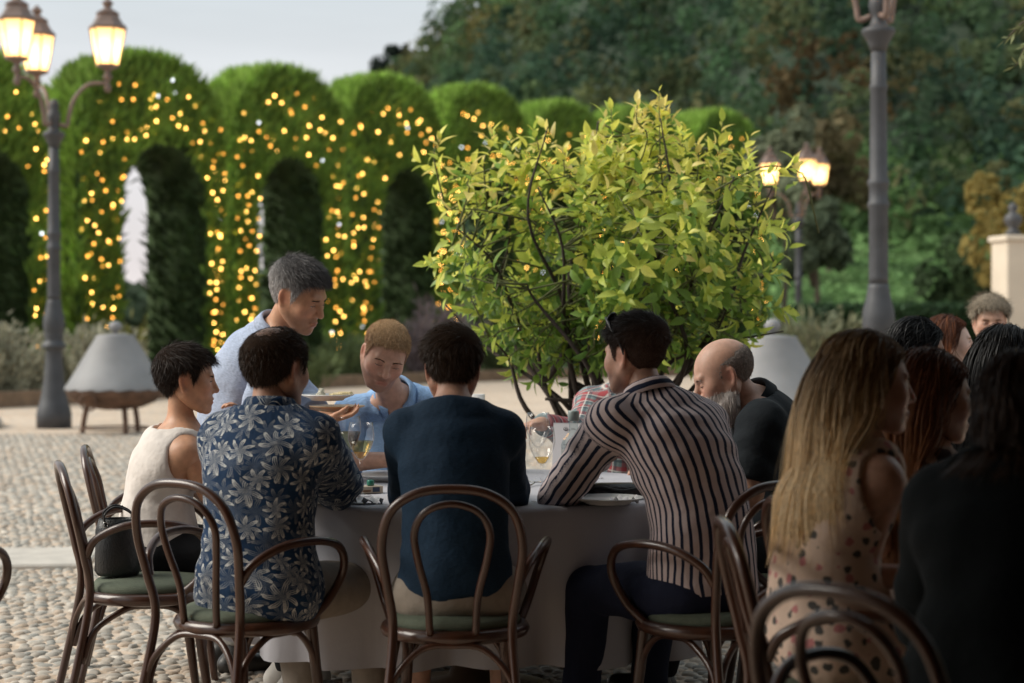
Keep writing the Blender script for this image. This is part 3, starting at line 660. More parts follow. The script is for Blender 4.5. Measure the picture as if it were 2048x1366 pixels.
# ================================================================== FIRE PITS
m_lid = mat('matt zinc grey lid', (.22, .22, .225), .6, .2, 2.5, .15, 30); m_rust = mat('rusted iron bowl', (.13, .075, .05), .75, .5, 5, .3, 30, metal=.3)
def fire_pit(label, X, Y):
    e = empty('fire_pit', (X, Y, 0)); tag(e, label, 'fire pit', 'cone lidded fire pits on the courtyard')
    a = np.linspace(0, 2 * np.pi, 49)[:-1]; V = []; prof = [(.645, .565), (.638, .60), (.60, .65), (.42, .955), (.245, 1.245), (.24, 1.265), (.10, 1.28), (0, 1.285)]
    for i, (r, z) in enumerate(prof): V.append(np.stack([r * np.cos(a), r * np.sin(a), np.full(48, z) + (.012 * np.sin(a * 16) if i == 0 else 0)], 1))
    fs = [(i * 48 + k, i * 48 + (k + 1) % 48, (i + 1) * 48 + (k + 1) % 48, (i + 1) * 48 + k) for i in range(len(prof) - 1) for k in range(48)]
    mb = MB(); mb.add(np.concatenate(V), fs); lid = mb.build('lid', m_lid, e)
    mb = MB(); mb.add(*lathe([(.03, 1.28), (.03, 1.31), (.07, 1.33), (.085, 1.375), (.07, 1.42), (.03, 1.44), (0, 1.442)], 16)); mb.build('knob', m_lid, lid)
    mb = MB(); mb.add(*lathe([(0, .30), (.15, .305), (.34, .335), (.50, .40), (.595, .48), (.628, .54), (.63, .565), (.60, .565), (.58, .50), (.0, .36)], 40)); mb.build('bowl', m_rust, e)
    mb = MB(); q = np.linspace(0, 2 * np.pi, 25)[:-1]; mb.add(*tube(np.stack([np.cos(q) * .105 - .22, np.full(24, -.585) + .06 * (np.sin(q) < 0), np.sin(q) * .105 + .42], 1), .014, 6, closed=True)); mb.build('ring_handle', m_rust, e)
    for k in range(3):
        b = R(-60) + k * R(120); c, s = math.cos(b), math.sin(b)
        mb = MB(); mb.add(*tube(spline([(c * .36, s * .36, .36), (c * .40, s * .40, .2), (c * .43, s * .43, .0)], 4), .035, 8)); mb.build('leg', m_rust, e)
    mb = MB(); mb.add(*tube([(c2 * .42, s2 * .42, .07) for c2, s2 in [(math.cos(t), math.sin(t)) for t in np.linspace(0, 2 * np.pi, 25)[:-1]]], .012, 5, closed=True)); mb.build('ring_base', m_rust, e)
    return e
q_ = P(231, CY, 23.2); fire_pit('zinc cone lidded fire pit with rusty bowl beside the left lamp post', q_[0], 23.2)
q_ = P(1545, CY, 18.0); fire_pit('grey cone lidded fire pit behind the bald man, its bowl hidden', q_[0], 18.0)

# ================================================================== LEMON TREE
m_lbark = mat('dark lemon bark', (.045, .032, .026), .85, .35, 14, .5, 60)
def leaf_mat(n, c, t=.45): return mat(n, c, .42, .18, 30, .1, 80, trans=t, spec=.45)
LM = [leaf_mat('young yellow leaf', (.74, .72, .14)), leaf_mat('lime leaf', (.48, .56, .10)), leaf_mat('green leaf', (.19, .31, .055), .42), leaf_mat('deep green leaf', (.09, .18, .04), .38), leaf_mat('pale gold leaf', (.74, .62, .20))]
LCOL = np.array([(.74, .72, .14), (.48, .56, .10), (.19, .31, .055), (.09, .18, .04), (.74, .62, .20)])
m_leafv = mat('lemon leaves', rough=.42, var=.15, vs=30, attr=True, trans=.45, spec=.45)
def leaf_shape(curl=.25, fold=.28, segs=4):
    """leaf along +Y, unit length, folded on the midrib, tip curled down"""
    t = np.linspace(0, 1, segs + 1); wd = np.array([.0, .17, .21, .14, .0]) if segs == 4 else np.sin(t * np.pi) * .2
    z = -curl * t ** 2; mid = np.stack([0 * t, t, z], 1)
    v = [mid]; 
    l = mid.copy(); l[:, 0] = -wd; l[:, 2] += wd * fold; r = mid.copy(); r[:, 0] = wd; r[:, 2] += wd * fold
    V = np.concatenate([mid, l, r]); n = segs + 1; f = []
    for i in range(segs): f += [(i, i + 1, n + i + 1, n + i), (i + 1, i, 2 * n + i, 2 * n + i + 1)]
    return V, f
tb = P(1195, CY, 8.7); tb[2] = 0
lt = empty('lemon_tree', tb); tag(lt, 'bushy lemon tree with yellow green leaves behind the table', 'tree')
r_ = np.random.default_rng(11)
# crown outline taken as a volume: centre, half sizes
cc = P(1238, 492, 8.7) - tb; hw, hd, hh = .84, .74, .60
fork = np.array([.0, 0, .62])
mb = MB(); mb.add(*tube(spline([(0, 0, -.05), (.02, .0, .25), (-.03, .02, .45), fork], 5), [.075, .06, .05], 8)); mb.build('trunk', m_lbark, lt)
limbs = MB(); twigs_start = []
targets = [(-.78, -.12, .08), (-.55, .22, .42), (-.35, -.34, .55), (-.1, .05, .62), (.18, -.25, .60), (.45, .2, .5), (.72, -.15, .28), (.82, .1, -.05), (.5, -.4, -.25), (-.45, -.45, -.2), (-.85, .15, -.28), (.2, .45, .1), (-.15, .45, .25), (.05, -.55, .1), (-.4, -.5, .25), (.5, -.45, .3), (-.62,-.3,-.45), (.75,-.3,-.42), (.12,-.5,-.38)]
for k, t in enumerate(targets):
    tip = cc + np.array(t) * np.array([1.0, 1, .98]); midp = fork * .45 + tip * .55 + r_.normal(size=3) * np.array([.12, .1, .08]) - (0, 0, .05)
    pts = spline([fork, fork * .75 + midp * .25 + r_.normal(size=3) * .05, midp, midp * .45 + tip * .55 + r_.normal(size=3) * .07, tip], 5)
    limbs.add(*tube(pts, [.026, .018, .012, .007, .003], 6)); twigs_start += [pts[i] for i in range(7, len(pts), 1)]
for s0, s1, s2, s3 in [((1195, 800), (1150, 770), (1165, 800), (1090, 798)), ((1200, 770), (1150, 690), (1090, 760), (1075, 690))]:      # the low bare curled branch
    pts = spline([P(*q, 8.55) - tb for q in (s0, s1, s2, s3)], 6); limbs.add(*tube(pts, [.03, .022, .016, .008], 6)); twigs_start += [pts[-1], pts[-3]]
obj_l = limbs.build('limbs', m_lbark, lt)
# shoots: short leafy twigs filling the crown, most of them near its surface
CB = [(1015, 435, .28), (1160, 430, .30), (1300, 385, .34), (1435, 445, .28), (1095, 555, .36), (1290, 535, .40), (1430, 555, .27), (975, 520, .21), (1065, 665, .23), (1215, 655, .27), (1375, 645, .23), (1460, 625, .15), (930, 370, .13)]
CBC = np.array([P(a, b, 8.7 + (-.18 if i % 2 else .15)) - tb for i, (a, b, c) in enumerate(CB)]); CBR = np.array([c for a, b, c in CB])
def inside(p):                                          # several overlapping lobes make the uneven crown
    q = (p[:, None, :] - CBC[None]) / (CBR[:, None] * np.array([1, 1.35, .92])); return (q ** 2).sum(2).min(1)
shoots = []; tw = MB()
cand = cc + r_.uniform(-1, 1, (3000, 3)) * (hw * 1.06, hd, hh * 1.15); k_ = inside(cand); u_ = wav(cand, 3.1, .7)
# lobed outline: denser where the noise is high, with gaps
keep = (k_ < 1.0 + .25 * u_) & ((k_ > .22) | (r_.random(len(cand)) < .5)) & (u_ > -.62)
# thin out the underside so stems show
keep &= ~((cand[:, 2] < cc[2] - .34) & (r_.random(len(cand)) < .2))
cand = cand[keep][:520]
ts = np.array(twigs_start)
for p in cand:
    d = np.linalg.norm(ts - p, axis=1); j = int(np.argmin(d + r_.uniform(0, .08, len(d)))); o = nrm(p - ts[j]) * .6 + nrm((p - cc) / (hw, hd, hh)) * .7 + np.array([0, 0, .55]) + r_.normal(size=3) * .25
    if d[j] < .33: tw.add(*tube([ts[j], (ts[j] + p) / 2 + r_.normal(size=3) * .02, p], [.006, .004, .003], 4))
    shoots.append((p, nrm(o), r_.uniform(.12, .22), int(r_.integers(6, 11))))
# the tall leaders
for px, py, ln in [(1318, 178, .36), (1222, 215, .28), (1445, 240, .30), (985, 262, .16), (1068, 258, .17), (880, 272, .16), (1275, 205, .20), (1590, 318, .12), (1395, 290, .18), (1130, 300, .16), (945, 330, .15), (1500, 300, .17)]:
    tip = P(px, py, 8.5 + r_.uniform(-.2, .3)) - tb; d = nrm(np.array([r_.uniform(-.15, .15), 0, 1.0])); shoots.append((tip - d * ln, d, ln, 13)); tw.add(*tube(spline([tip - d * (ln + .22) + (r_.uniform(-.12, .12), .08, 0), tip - d * ln + r_.normal(size=3) * .02, tip - d * ln * .5 + r_.normal(size=3) * .012, tip], 3), [.005, .004, .002], 5))
for px, py in [(1585, 335), (1565, 450), (1548, 550), (1525, 635), (890, 420), (905, 520), (930, 600), (960, 660), (1010, 720), (1080, 650), (1500, 690), (1520, 660), (1130, 690), (1060, 700), (1340, 640), (1380, 700), (1085, 560), (1000, 640), (1040, 620), (1105, 730), (1010, 690), (1160, 650), (1180, 720), (1250, 650), (1440, 690), (1470, 640), (1400, 640), (1540, 600), (1500, 600), (985, 600), (1060, 660), (1130, 620), (1090, 690), (1020, 745), (1350, 710), (1420, 730), (960, 690), (1045, 725), (1085, 745), (1125, 720), (1150, 745), (1175, 690), (1200, 740), (1230, 700), (1260, 730), (1290, 690), (1320, 725), (1370, 680), (1395, 715), (1440, 700), (1475, 680), (1015, 665), (1100, 770), (1060, 770), (1290, 750)]:
    tip = P(px, py, 8.5 + r_.uniform(-.25, .2)) - tb; d = nrm((tip - cc) * (1, .3, .6) + np.array([0, 0, -.05])); shoots.append((tip - d * .16, d, .16, 10)); tw.add(*tube(spline([tip - d * .34 + r_.normal(size=3) * .05, tip - d * .16 + r_.normal(size=3) * .015, tip], 3), [.005, .004, .002], 4))
tw.build('twigs', mat('green lemon twigs', (.10, .11, .035), .7, .2, 20), lt)
lp, ld, lu, ll, lc = [], [], [], [], []
for p, d, ln, n in shoots:
    a0 = r_.uniform(0, 6.28); sx = nrm(np.cross(d, (.3, .2, 1))); sy = np.cross(d, sx)
    hgt = (p[2] - cc[2]) / hh; outer_ = min(1, float(inside(p[None])[0]))
    for k in range(n):
        a = a0 + k * 2.4; t = (k + .5) / n; rad_ = np.cos(a) * sx + np.sin(a) * sy
        dirv = nrm(rad_ * (1.15 - .75 * t) + d * (.25 + .8 * t) + np.array([0, 0, -.25 * (1 - t)]))
        base = p + d * ln * t
        lp.append(base); ld.append(dirv); lu.append(nrm(np.cross(np.cross(dirv, d), dirv) + d * .2)); ll.append(r_.uniform(.052, .122) * (1.05 - .35 * t))
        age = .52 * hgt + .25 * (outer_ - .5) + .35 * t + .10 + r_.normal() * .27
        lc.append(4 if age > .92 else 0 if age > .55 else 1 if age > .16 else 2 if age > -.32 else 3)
lp, ld, lu, ll, lc = map(np.array, (lp, ld, lu, ll, lc))
LSH = [leaf_shape(.22, .3), leaf_shape(.4, .2), leaf_shape(.1, .45), leaf_shape(.5, .35)]
front = np.argsort((lp[:, 1]) * 1.0 - ll * 3); single = np.zeros(len(lp), bool); single[front[:300]] = True
LMESH = [[mesh_data('leaf', v, f, LM[c], True) for (v, f) in LSH] for c in range(5)]
V, Fq, Cc, nv = [], [], [], 0
for i in range(len(lp)):
    s = int(r_.integers(4)); y = ld[i]; z = nrm(lu[i] - y * (lu[i] @ y)); x = np.cross(y, z)
    if single[i]:
        M4 = Matrix(((x[0], y[0], z[0]), (x[1], y[1], z[1]), (x[2], y[2], z[2])))
        o = bpy.data.objects.new('leaf', LMESH[lc[i]][s]); COL.objects.link(o); o.parent = lt; o.location = tuple(lp[i]); o.rotation_euler = M4.to_euler(); k = float(ll[i]); o.scale = (k, k, k)
    else:
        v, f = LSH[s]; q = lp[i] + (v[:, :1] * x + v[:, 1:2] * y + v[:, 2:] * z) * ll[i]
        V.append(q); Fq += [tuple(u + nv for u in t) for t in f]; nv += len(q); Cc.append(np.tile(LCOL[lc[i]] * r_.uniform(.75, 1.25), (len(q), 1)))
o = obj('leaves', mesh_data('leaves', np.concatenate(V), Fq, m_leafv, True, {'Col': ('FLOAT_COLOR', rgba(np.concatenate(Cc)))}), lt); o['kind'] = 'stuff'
# thin olive sprig hanging in at the right edge
e = empty('olive_branch', P(2062, 60, 9)); tag(e, 'thin olive sprig hanging into the top right corner', 'branch')
mb = MB(); po, di = [], []
for a, b in [((2075, 30), (2012, 78)), ((2075, 60), (2040, 112)), ((2080, 100), (2030, 132))]:
    pa, pb2 = P(*a, 9) - P(2062, 60, 9), P(*b, 9) - P(2062, 60, 9); mb.add(*tube([pa, (pa + pb2) / 2 + (0, 0, .02), pb2], [.005, .002], 4))
    for t in np.linspace(.1, 1, 11): po.append(pa + (pb2 - pa) * t); di.append(nrm(pb2 - pa) + r_.normal(size=3) * .6)
mb.build('twig', m_bark, e); q, f, c = blades(np.array(po), np.array(di), .07, .018, np.tile((.20, .22, .10), (len(po), 1)))
obj('leaves', mesh_data('leaves', q, f, m_spray, False, {'Col': ('FLOAT_COLOR', rgba(c))}), e)

# ================================================================== BENTWOOD CHAIRS
m_wood = mat('varnished bentwood', (.050, .017, .008), .36, .35, 5, .05, 60, coat=.5, aniso=(6, 6, .8))
m_cush = mat('sage green cushion fabric', (.095, .115, .08), .8, .12, 60, .5, 300)
def chair_parts():
    A = {}
    hoop = spline([(-.20, -.31, 0), (-.188, -.255, .24), (-.172, -.215, .46), (-.188, -.235, .59), (-.202, -.262, .71), (-.176, -.286, .81), (-.10, -.299, .865), (0, -.303, .878),
                   (.10, -.299, .865), (.176, -.286, .81), (.202, -.262, .71), (.188, -.235, .59), (.172, -.215, .46), (.188, -.255, .24), (.20, -.31, 0)], 6)
    A['back_hoop'] = tube(hoop, .0140, 9)
    inner = spline([(-.066, -.200, .445), (-.074, -.212, .56), (-.100, -.238, .67), (-.108, -.256, .75), (-.075, -.278, .81), (0, -.288, .834), (.075, -.278, .81), (.108, -.256, .75), (.100, -.238, .67), (.074, -.212, .56), (.066, -.200, .445)], 6)
    A['inner_hoop'] = tube(inner, .0112, 8)
    a = np.linspace(0, 2 * np.pi, 33)[:-1]; ring = np.stack([np.cos(a) * .205, np.sin(a) * .205 + .005, np.full(32, .435)], 1)
    v, f = tube(ring, .021, 8, closed=True); A['seat_frame'] = (v, f)
    A['seat_cushion'] = lathe([(0, .44), (.185, .44), (.196, .452), (.197, .468), (.185, .482), (.12, .490), (0, .493)], 32, (0, .005, 0))
    legs = []
    for s in (-1, 1): legs.append(tube(spline([(s * .145, .135, .44), (s * .155, .155, .25), (s * .175, .19, 0)], 5), [.019, .017, .013], 8))
    A['leg'] = legs; arms = []
    for s in (-1, 1):
        arms.append(tube(spline([(s * .185, -.228, .585), (s * .215, -.20, .645), (s * .255, -.11, .690), (s * .278, .02, .695), (s * .275, .12, .665), (s * .252, .165, .590), (s * .222, .13, .500), (s * .195, .065, .440)], 6), .0135, 8))
    A['armrest'] = arms; st = []
    for pts in ([(-.185, -.25, .235), (-.165, -.235, .33), (-.09, -.21, .405), (0, -.205, .415), (.09, -.21, .405), (.165, -.235, .33), (.185, -.25, .235)],
                [(-.158, .16, .235), (-.14, .165, .33), (-.08, .175, .40), (0, .178, .412), (.08, .175, .40), (.14, .165, .33), (.158, .16, .235)]):
        st.append(tube(spline(pts, 5), .0105, 7))
    for s in (-1, 1): st.append(tube(spline([(s * .183, -.24, .235), (s * .176, -.20, .34), (s * .168, -.10, .405), (s * .165, -.03, .412), (s * .16, .06, .40), (s * .155, .13, .33), (s * .156, .15, .235)], 5), .0105, 7))
    A['brace'] = st
    return A
_A = chair_parts()
CHAIR_MESH = [(nm, mesh_data(nm, *g, m_cush if nm == 'seat_cushion' else m_wood)) for nm, val in _A.items() for g in (val if isinstance(val, list) else [val])]
chair0 = empty('bentwood_chair', (0, 0, 0)); chair_children = [obj(nm, me, chair0) for nm, me in CHAIR_MESH]; chair0_used = [False]
def chair(label, X, Y, yaw, group='bentwood armchairs round the tables'):
    if not chair0_used[0]: e = chair0; chair0_used[0] = True
    else:
        e = chair0.copy(); COL.objects.link(e)
        for c in chair_children: k = c.copy(); COL.objects.link(k); k.parent = e
    e.location = (X, Y, 0); e.rotation_euler = (0, 0, R(yaw)); tag(e, label, 'chair', group); return e
def cx_(px, Y): return (px - CX) / F * Y
chair('bentwood armchair under the man in the palm tree shirt', cx_(492, 5.56), 5.56, -34)
chair('bentwood armchair under the man in navy, its back to the camera', cx_(910, 5.42), 5.42, 0)
chair('bentwood armchair under the man in the striped shirt', cx_(1420, 5.5), 5.5, 36)
chair('unoccupied bentwood armchair with a black handbag on its seat, left', cx_(300, 6.15), 6.15, -72)
chair('bentwood chair under the woman in the white sleeveless blouse', cx_(330, 6.95), 6.95, -80)
chair('bentwood chair cut off by the left edge of the photo', cx_(-200, 5.3), 5.3, -20)
chair('bentwood chair seen edge on under the long haired blonde woman', cx_(1490, 4.25) + .25, 4.25, -89)
chair('bentwood chair under the brown haired woman beside the blonde', cx_(1590, 4.8) + .25, 4.8, -82)
chair('nearest dark bentwood chair, under the woman in black with a bob', cx_(1870, 3.32), 3.32, -48)
chair('bentwood chair under the bald bearded man', cx_(1570, 6.4), 6.4, 88)
chair('bentwood chair of the fair haired man across the table', cx_(805, 7.75), 7.75, 180)
chair('bentwood chair of the person in the plaid shirt across the table', cx_(1265, 7.95), 7.95, 170)

chair('bentwood chair under the woman with the black ponytail', cx_(1780, 7.1), 7.1, -75)
chair('bentwood chair under the pale red haired woman', cx_(1865, 8.3), 8.3, -93)
chair('bentwood chair under the ash grey haired man', cx_(1985, 9.3), 9.3, 176)
chair('bentwood chair under the woman with sunglasses on her black hair', cx_(2000, 6.05), 6.05, -60)

# ================================================================== TABLES
TX, TY, TR, TZ = -.15, 6.58, .85, .76
m_cloth = mat('white table linen', (.45, .445, .48), .75, .04, 4, .25, 14); m_tw = mat('plain table wood', (.15, .09, .05), .6, .2, 6)
def drape(r, drop, nf, amp, seed):
    rg = np.random.default_rng(seed); n = 180; a = np.linspace(0, 2 * np.pi, n, endpoint=False); ph = rg.uniform(0, 6.28, 4)
    fold = 1.5 * np.sin(a * nf + 1.2 * np.sin(a * 3 + ph[0])) * .6 + np.sin(a * (nf * 2 - 3) + ph[1]) * .25 + np.sin(a * 5 + ph[2]) * .5
    V = [np.zeros((1, 3))]; rings = [(.3, 0), (.7, 0), (.97, 0), (1.0, -.004), (1.008, -.016)]
    for q, z in rings: V.append(np.stack([np.cos(a) * r * q, np.sin(a) * r * q, np.full(n, z)], 1))
    for t in np.linspace(.06, 1, 14):
        rr = r * 1.008 + amp * t ** .8 * fold + .02 * t; V.append(np.stack([np.cos(a) * rr, np.sin(a) * rr, -.016 - drop * t + .012 * np.sin(a * 4 + ph[3]) * t], 1))
    m_ = len(V) - 1; fs = [(0, 1 + k, 1 + (k + 1) % n) for k in range(n)]
    for i in range(m_ - 1):
        for k in range(n): k2 = (k + 1) % n; fs.append((1 + i * n + k, 1 + (i + 1) * n + k, 1 + (i + 1) * n + k2, 1 + i * n + k2))
    return np.concatenate(V), fs
def table(X, Y, r, lb, lc):
    e = empty('round_table', (X, Y, 0)); tag(e, lb, 'table')
    mb = MB(); mb.add(*lathe([(0, TZ - .035), (r - .02, TZ - .035), (r - .01, TZ - .02), (r - .02, TZ - .006), (0, TZ - .006)], 48)); mb.build('tabletop', m_tw, e)
    mb = MB(); mb.add(*lathe([(.30, 0), (.30, .03), (.08, .07), (.05, .2), (.05, TZ - .04)], 20)); mb.build('pedestal', m_tw, e)
    v, f = drape(r, .50, 17, .055, 5 + int(r * 10)); o = obj('tablecloth', mesh_data('tablecloth', v, f, m_cloth), None, (X, Y, TZ)); tag(o, lc, 'tablecloth')
table(TX, TY, TR, 'round dining table hidden under white linen, centre', 'white linen cloth draped over the central round table')
table(2.02, 4.55, .62, 'second round table behind the dark clothed women, right', 'white cloth on the second table at the right')

# ================================================================== THINGS ON THE TABLE
m_glass = glass('clear glass'); m_wine = glass('white wine', (.93, .80, .48)); m_water = glass('water', (.93, .96, .96))
m_white = mat('white glazed porcelain', (.78, .77, .75), .2, .03, 4); m_paper = mat('white menu card', (.72, .71, .74), .8, .02)
m_ink = mat('dark ink', (.06, .06, .07), .8, 0)
def wine_glass(label, px, Y, s=1.0, fill=0.0, zpx=None):
    X = cx_(px, Y); e = empty('wine_glass', (X, Y, TZ + .002)); tag(e, label, 'wine glass', 'stemmed glasses on the central table')
    bowl = [(.006, .118), (.014, .124), (.026, .142), (.036, .162), (.0425, .185), (.0435, .20), (.041, .222), (.0375, .240)]
    pr = [(r * s, z * s) for r, z in bowl]; inn = [((r - .0012) * s, (z + (.003 if i == 0 else 0)) * s) for i, (r, z) in enumerate(bowl)][::-1]
    mb = MB(); mb.add(*lathe(pr + inn, 28)); mb.build('bowl', m_glass, e)
    mb = MB(); mb.add(*lathe([(.036 * s, 0), (.036 * s, .0025), (.012 * s, .006), (.0045 * s, .02), (.0038 * s, .06), (.0045 * s, .10), (.006 * s, .118 * s)], 20)); mb.build('stem', m_glass, e)
    if fill:
        lv = [(r, z) for r, z in inn[::-1] if z < fill * s]; lv.append((np.interp(fill * s, [z for r, z in inn[::-1]], [r for r, z in inn[::-1]]), fill * s))
        mb = MB(); mb.add(*lathe([(0, lv[0][1])] + [(r - .0006, z) for r, z in lv] + [(0, fill * s)], 28)); mb.build('wine', m_wine, e)
    return e
wine_glass('half full glass of white wine, the one nearer the cigarette packet', 722, 6.15, 1.05, .180)
wine_glass('glass of white wine behind the one by the cigarette packet', 698, 6.62, 1.05, .185)
wine_glass('nearly drained wine glass in front of the menu card', 1084, 5.97, 1.03, .142)
wine_glass('unfilled wide glass standing beside the menu card, farther back', 1076, 6.75, 1.08, 0)
wine_glass('glass mostly hidden by the striped shoulder, behind the bottle', 1188, 6.9, 1.0, 0)
# menu card, a folded tent with printed lines
mc = np.array([cx_(1140, 6.5), 6.5, TZ + .002]); e = empty('menu_card', mc, R(-10)); tag(e, 'tall white printed menu card standing behind the bottle', 'menu')
mb = MB(); v, f = box((-.0, 0, .115), (.135, .002, .23)); mb.add(v + np.c_[np.zeros(len(v)), v[:, 2] * .22, np.zeros(len(v))], f); v, f = box((0, .10, .115), (.135, .002, .23)); mb.add(v - np.c_[np.zeros(len(v)), v[:, 2] * .22, np.zeros(len(v))], f); mb.build('card', m_paper, e, smooth=False)
def text(s, size, loc, rot, m, parent, name='lettering', align='CENTER'):
    c = bpy.data.curves.new(name, 'FONT'); c.body = s; c.size = size; c.align_x = align; c.extrude = 0; o = bpy.data.objects.new(name, c)
    COL.objects.link(o); dg = bpy.context.evaluated_depsgraph_get(); me = bpy.data.meshes.new_from_object(o.evaluated_get(dg)); bpy.data.objects.remove(o)
    me.name = name; me.materials.clear(); me.materials.append(m); t = bpy.data.objects.new(name, me); COL.objects.link(t); t.parent = parent; t.location = loc; t.rotation_euler = rot; return t
tl = math.atan(.22); tr_ = (R(90) - tl, 0, 0)
def mpos(x, z): return (x, z * .22 - .0030, z)
for s, sz, x, z in [('Dolla Cave', .013, -.012, .060), ('degustazione', .007, -.012, .046), ('vini & bollicine', .007, -.012, .036), ('antipasti', .008, -.015, .150), ('formaggi, salumi', .007, -.012, .138), ('primi', .008, -.015, .118), ('risotto al limone', .007, -.012, .106), ('dolce', .008, -.012, .086), ('Villa', .010, .006, .205)]:
    text(s, sz, mpos(x, z), tr_, m_ink, e)
mb = MB(); q = np.linspace(0, 2 * np.pi, 21)[:-1]; v, f = tube(np.stack([np.cos(q) * .008 - .022, np.zeros(20), np.sin(q) * .006], 1), .0008, 5, closed=True); mb.add(v + np.array(mpos(0, .208)), f); v, f = tube([(-.026, 0, -.001), (-.021, 0, .002), (-.018, 0, .001)], [.0005, .0015, .0005], 5); mb.add(v + np.array(mpos(0, .208)), f); mb.build('emblem', m_ink, e)
# square glass bottle
bt = np.array([cx_(1147, 6.12), 6.12, TZ + .002]); e = empty('glass_bottle', bt, R(12)); e.scale = (1.08, 1.08, 1.30); tag(e, 'square clear bottle with white label and grey bar in front of the menu', 'bottle')
def sq(w, z, ch): h = w / 2; return [(-h + ch, -h, z), (h - ch, -h, z), (h, -h + ch, z), (h, h - ch, z), (h - ch, h, z), (-h + ch, h, z), (-h, h - ch, z), (-h, -h + ch, z)]
V = sq(.066, 0, .008) + sq(.068, .008, .008) + sq(.068, .135, .008) + sq(.060, .150, .012) + sq(.030, .168, .0085) + sq(.026, .172, .0075) + sq(.026, .192, .0075) + sq(.031, .194, .009) + sq(.031, .199, .009)
mb = MB(); mb.add(V, [tuple(range(8))[::-1]] + [(i * 8 + k, i * 8 + (k + 1) % 8, i * 8 + 8 + (k + 1) % 8, i * 8 + 8 + k) for i in range(8) for k in range(8)] + [tuple(range(64, 72))]); mb.build('body', glass('pale bottle glass', (.90, .95, .94)), e, smooth=False)
mb = MB(); mb.add(*lathe([(.0155, .199), (.018, .200), (.018, .222), (.016, .226), (0, .226)], 20)); mb.build('cap', mat('grey green cap', (.30, .36, .35), .4, .05), e)
mb = MB(); mb.add(*box((0, -.0351, .083), (.054, .0012, .098))); mb.build('label', m_paper, e, smooth=False)
mb = MB(); mb.add(*box((-.002, -.0361, .075), (.018, .0012, .076))); mb.build('label_bar', mat('grey green print', (.25, .31, .31), .7, .25, 300), e, smooth=False)
mb = MB(); mb.add(*box((0, 0, .02), (.058, .058, .034))); mb.build('water', m_water, e, smooth=False)
# plastic cup
e = empty('plastic_cup', (cx_(1115, 5.95), 5.95, TZ + .002)); tag(e, 'small clear plastic cup beside the striped elbow', 'cup')
mb = MB(); mb.add(*lathe([(0, .001), (.024, .001), (.033, .075), (.035, .078), (.0315, .075), (.023, .004), (0, .004)], 24)); mb.build('wall', glass('cloudy plastic', (.86, .85, .86), ior=1.5), e)
# candle holder behind
e = empty('white_lantern_cup', (cx_(950, 7.25), 7.25, TZ + .002)); tag(e, 'white cylindrical holder peeking out right of the navy man\'s neck', 'candle holder')
mb = MB(); mb.add(*lathe([(.040, 0), (.040, .31), (.037, .31), (.037, .01), (0, .01)], 24)); mb.build('cylinder', m_white, e)
# plates and food
def plate(label, X, Y, z, r, m=m_white, tilt=None, cat='plate'):
    e = empty('plate', (X, Y, z)); tag(e, label, cat)
    mb = MB(); mb.add(*lathe([(r * .55, 0), (r * .60, .001), (r * .66, .008), (r * .97, .019), (r, .021), (r * .985, .0235), (r * .66, .0125), (r * .55, .008), (0, .0075)], 40)); mb.build('dish', m, e)
    if tilt: e.rotation_euler = tilt
    return e
plate('white dinner plate with pizza behind the palm shirted man\'s arm', cx_(640, 5.95), 5.95, TZ + .002, .135)
m_red = mat('tomato topping', (.50, .06, .02), .4, .5, 60, .5, 120); m_dough = mat('baked dough', (.55, .34, .14), .7, .3, 40, .4, 100); m_cheese = mat('pale cheese', (.72, .60, .34), .55, .15, 40, .3, 100); m_blue = mat('crumbly blue cheese', (.60, .58, .48), .8, .35, 90, .8, 150)
e = empty('pizza_slice', (cx_(648, 5.93), 5.93, TZ + .017)); tag(e, 'slice of tomato pizza on the plate by the palm shirted man', 'pizza')
mb = MB(); mb.add(*box((0, 0, .008), (.15, .10, .014), .2, .006)); mb.build('dough', m_dough, e)
mb = MB()
for k in range(9): mb.add(*lathe([(0, -.004), (.016, 0), (.012, .008), (0, .011)], 8, (r_.uniform(-.06, .06), r_.uniform(-.035, .035), .018)))
mb.build('topping', m_red, e)
plate('white side plate in front of the striped man', cx_(1215, 5.88), 5.88, TZ + .002, .12)
e = empty('black_clutch', (cx_(1222, 6.08), 6.08, TZ + .002)); tag(e, 'black leather pouch lying behind the side plate', 'pouch')
m_leather = mat('black leather', (.012, .014, .016), .35, .2, 20, .3, 120)
mb = MB(); v, f = box((0, 0, .025), (.21, .10, .05), .1, .018); mb.add(v, f); mb.build('pouch_body', m_leather, e); mb = MB(); mb.add(*tube(spline([(-.10, -.052, .02), (-.05, -.06, .045), (.03, -.058, .03), (.10, -.05, .04)], 5), .005, 6)); mb.build('strap', m_leather, e)
plate('white plate of the blond man, mostly hidden, far side', cx_(772, 6.8), 6.8, TZ + .002, .11)
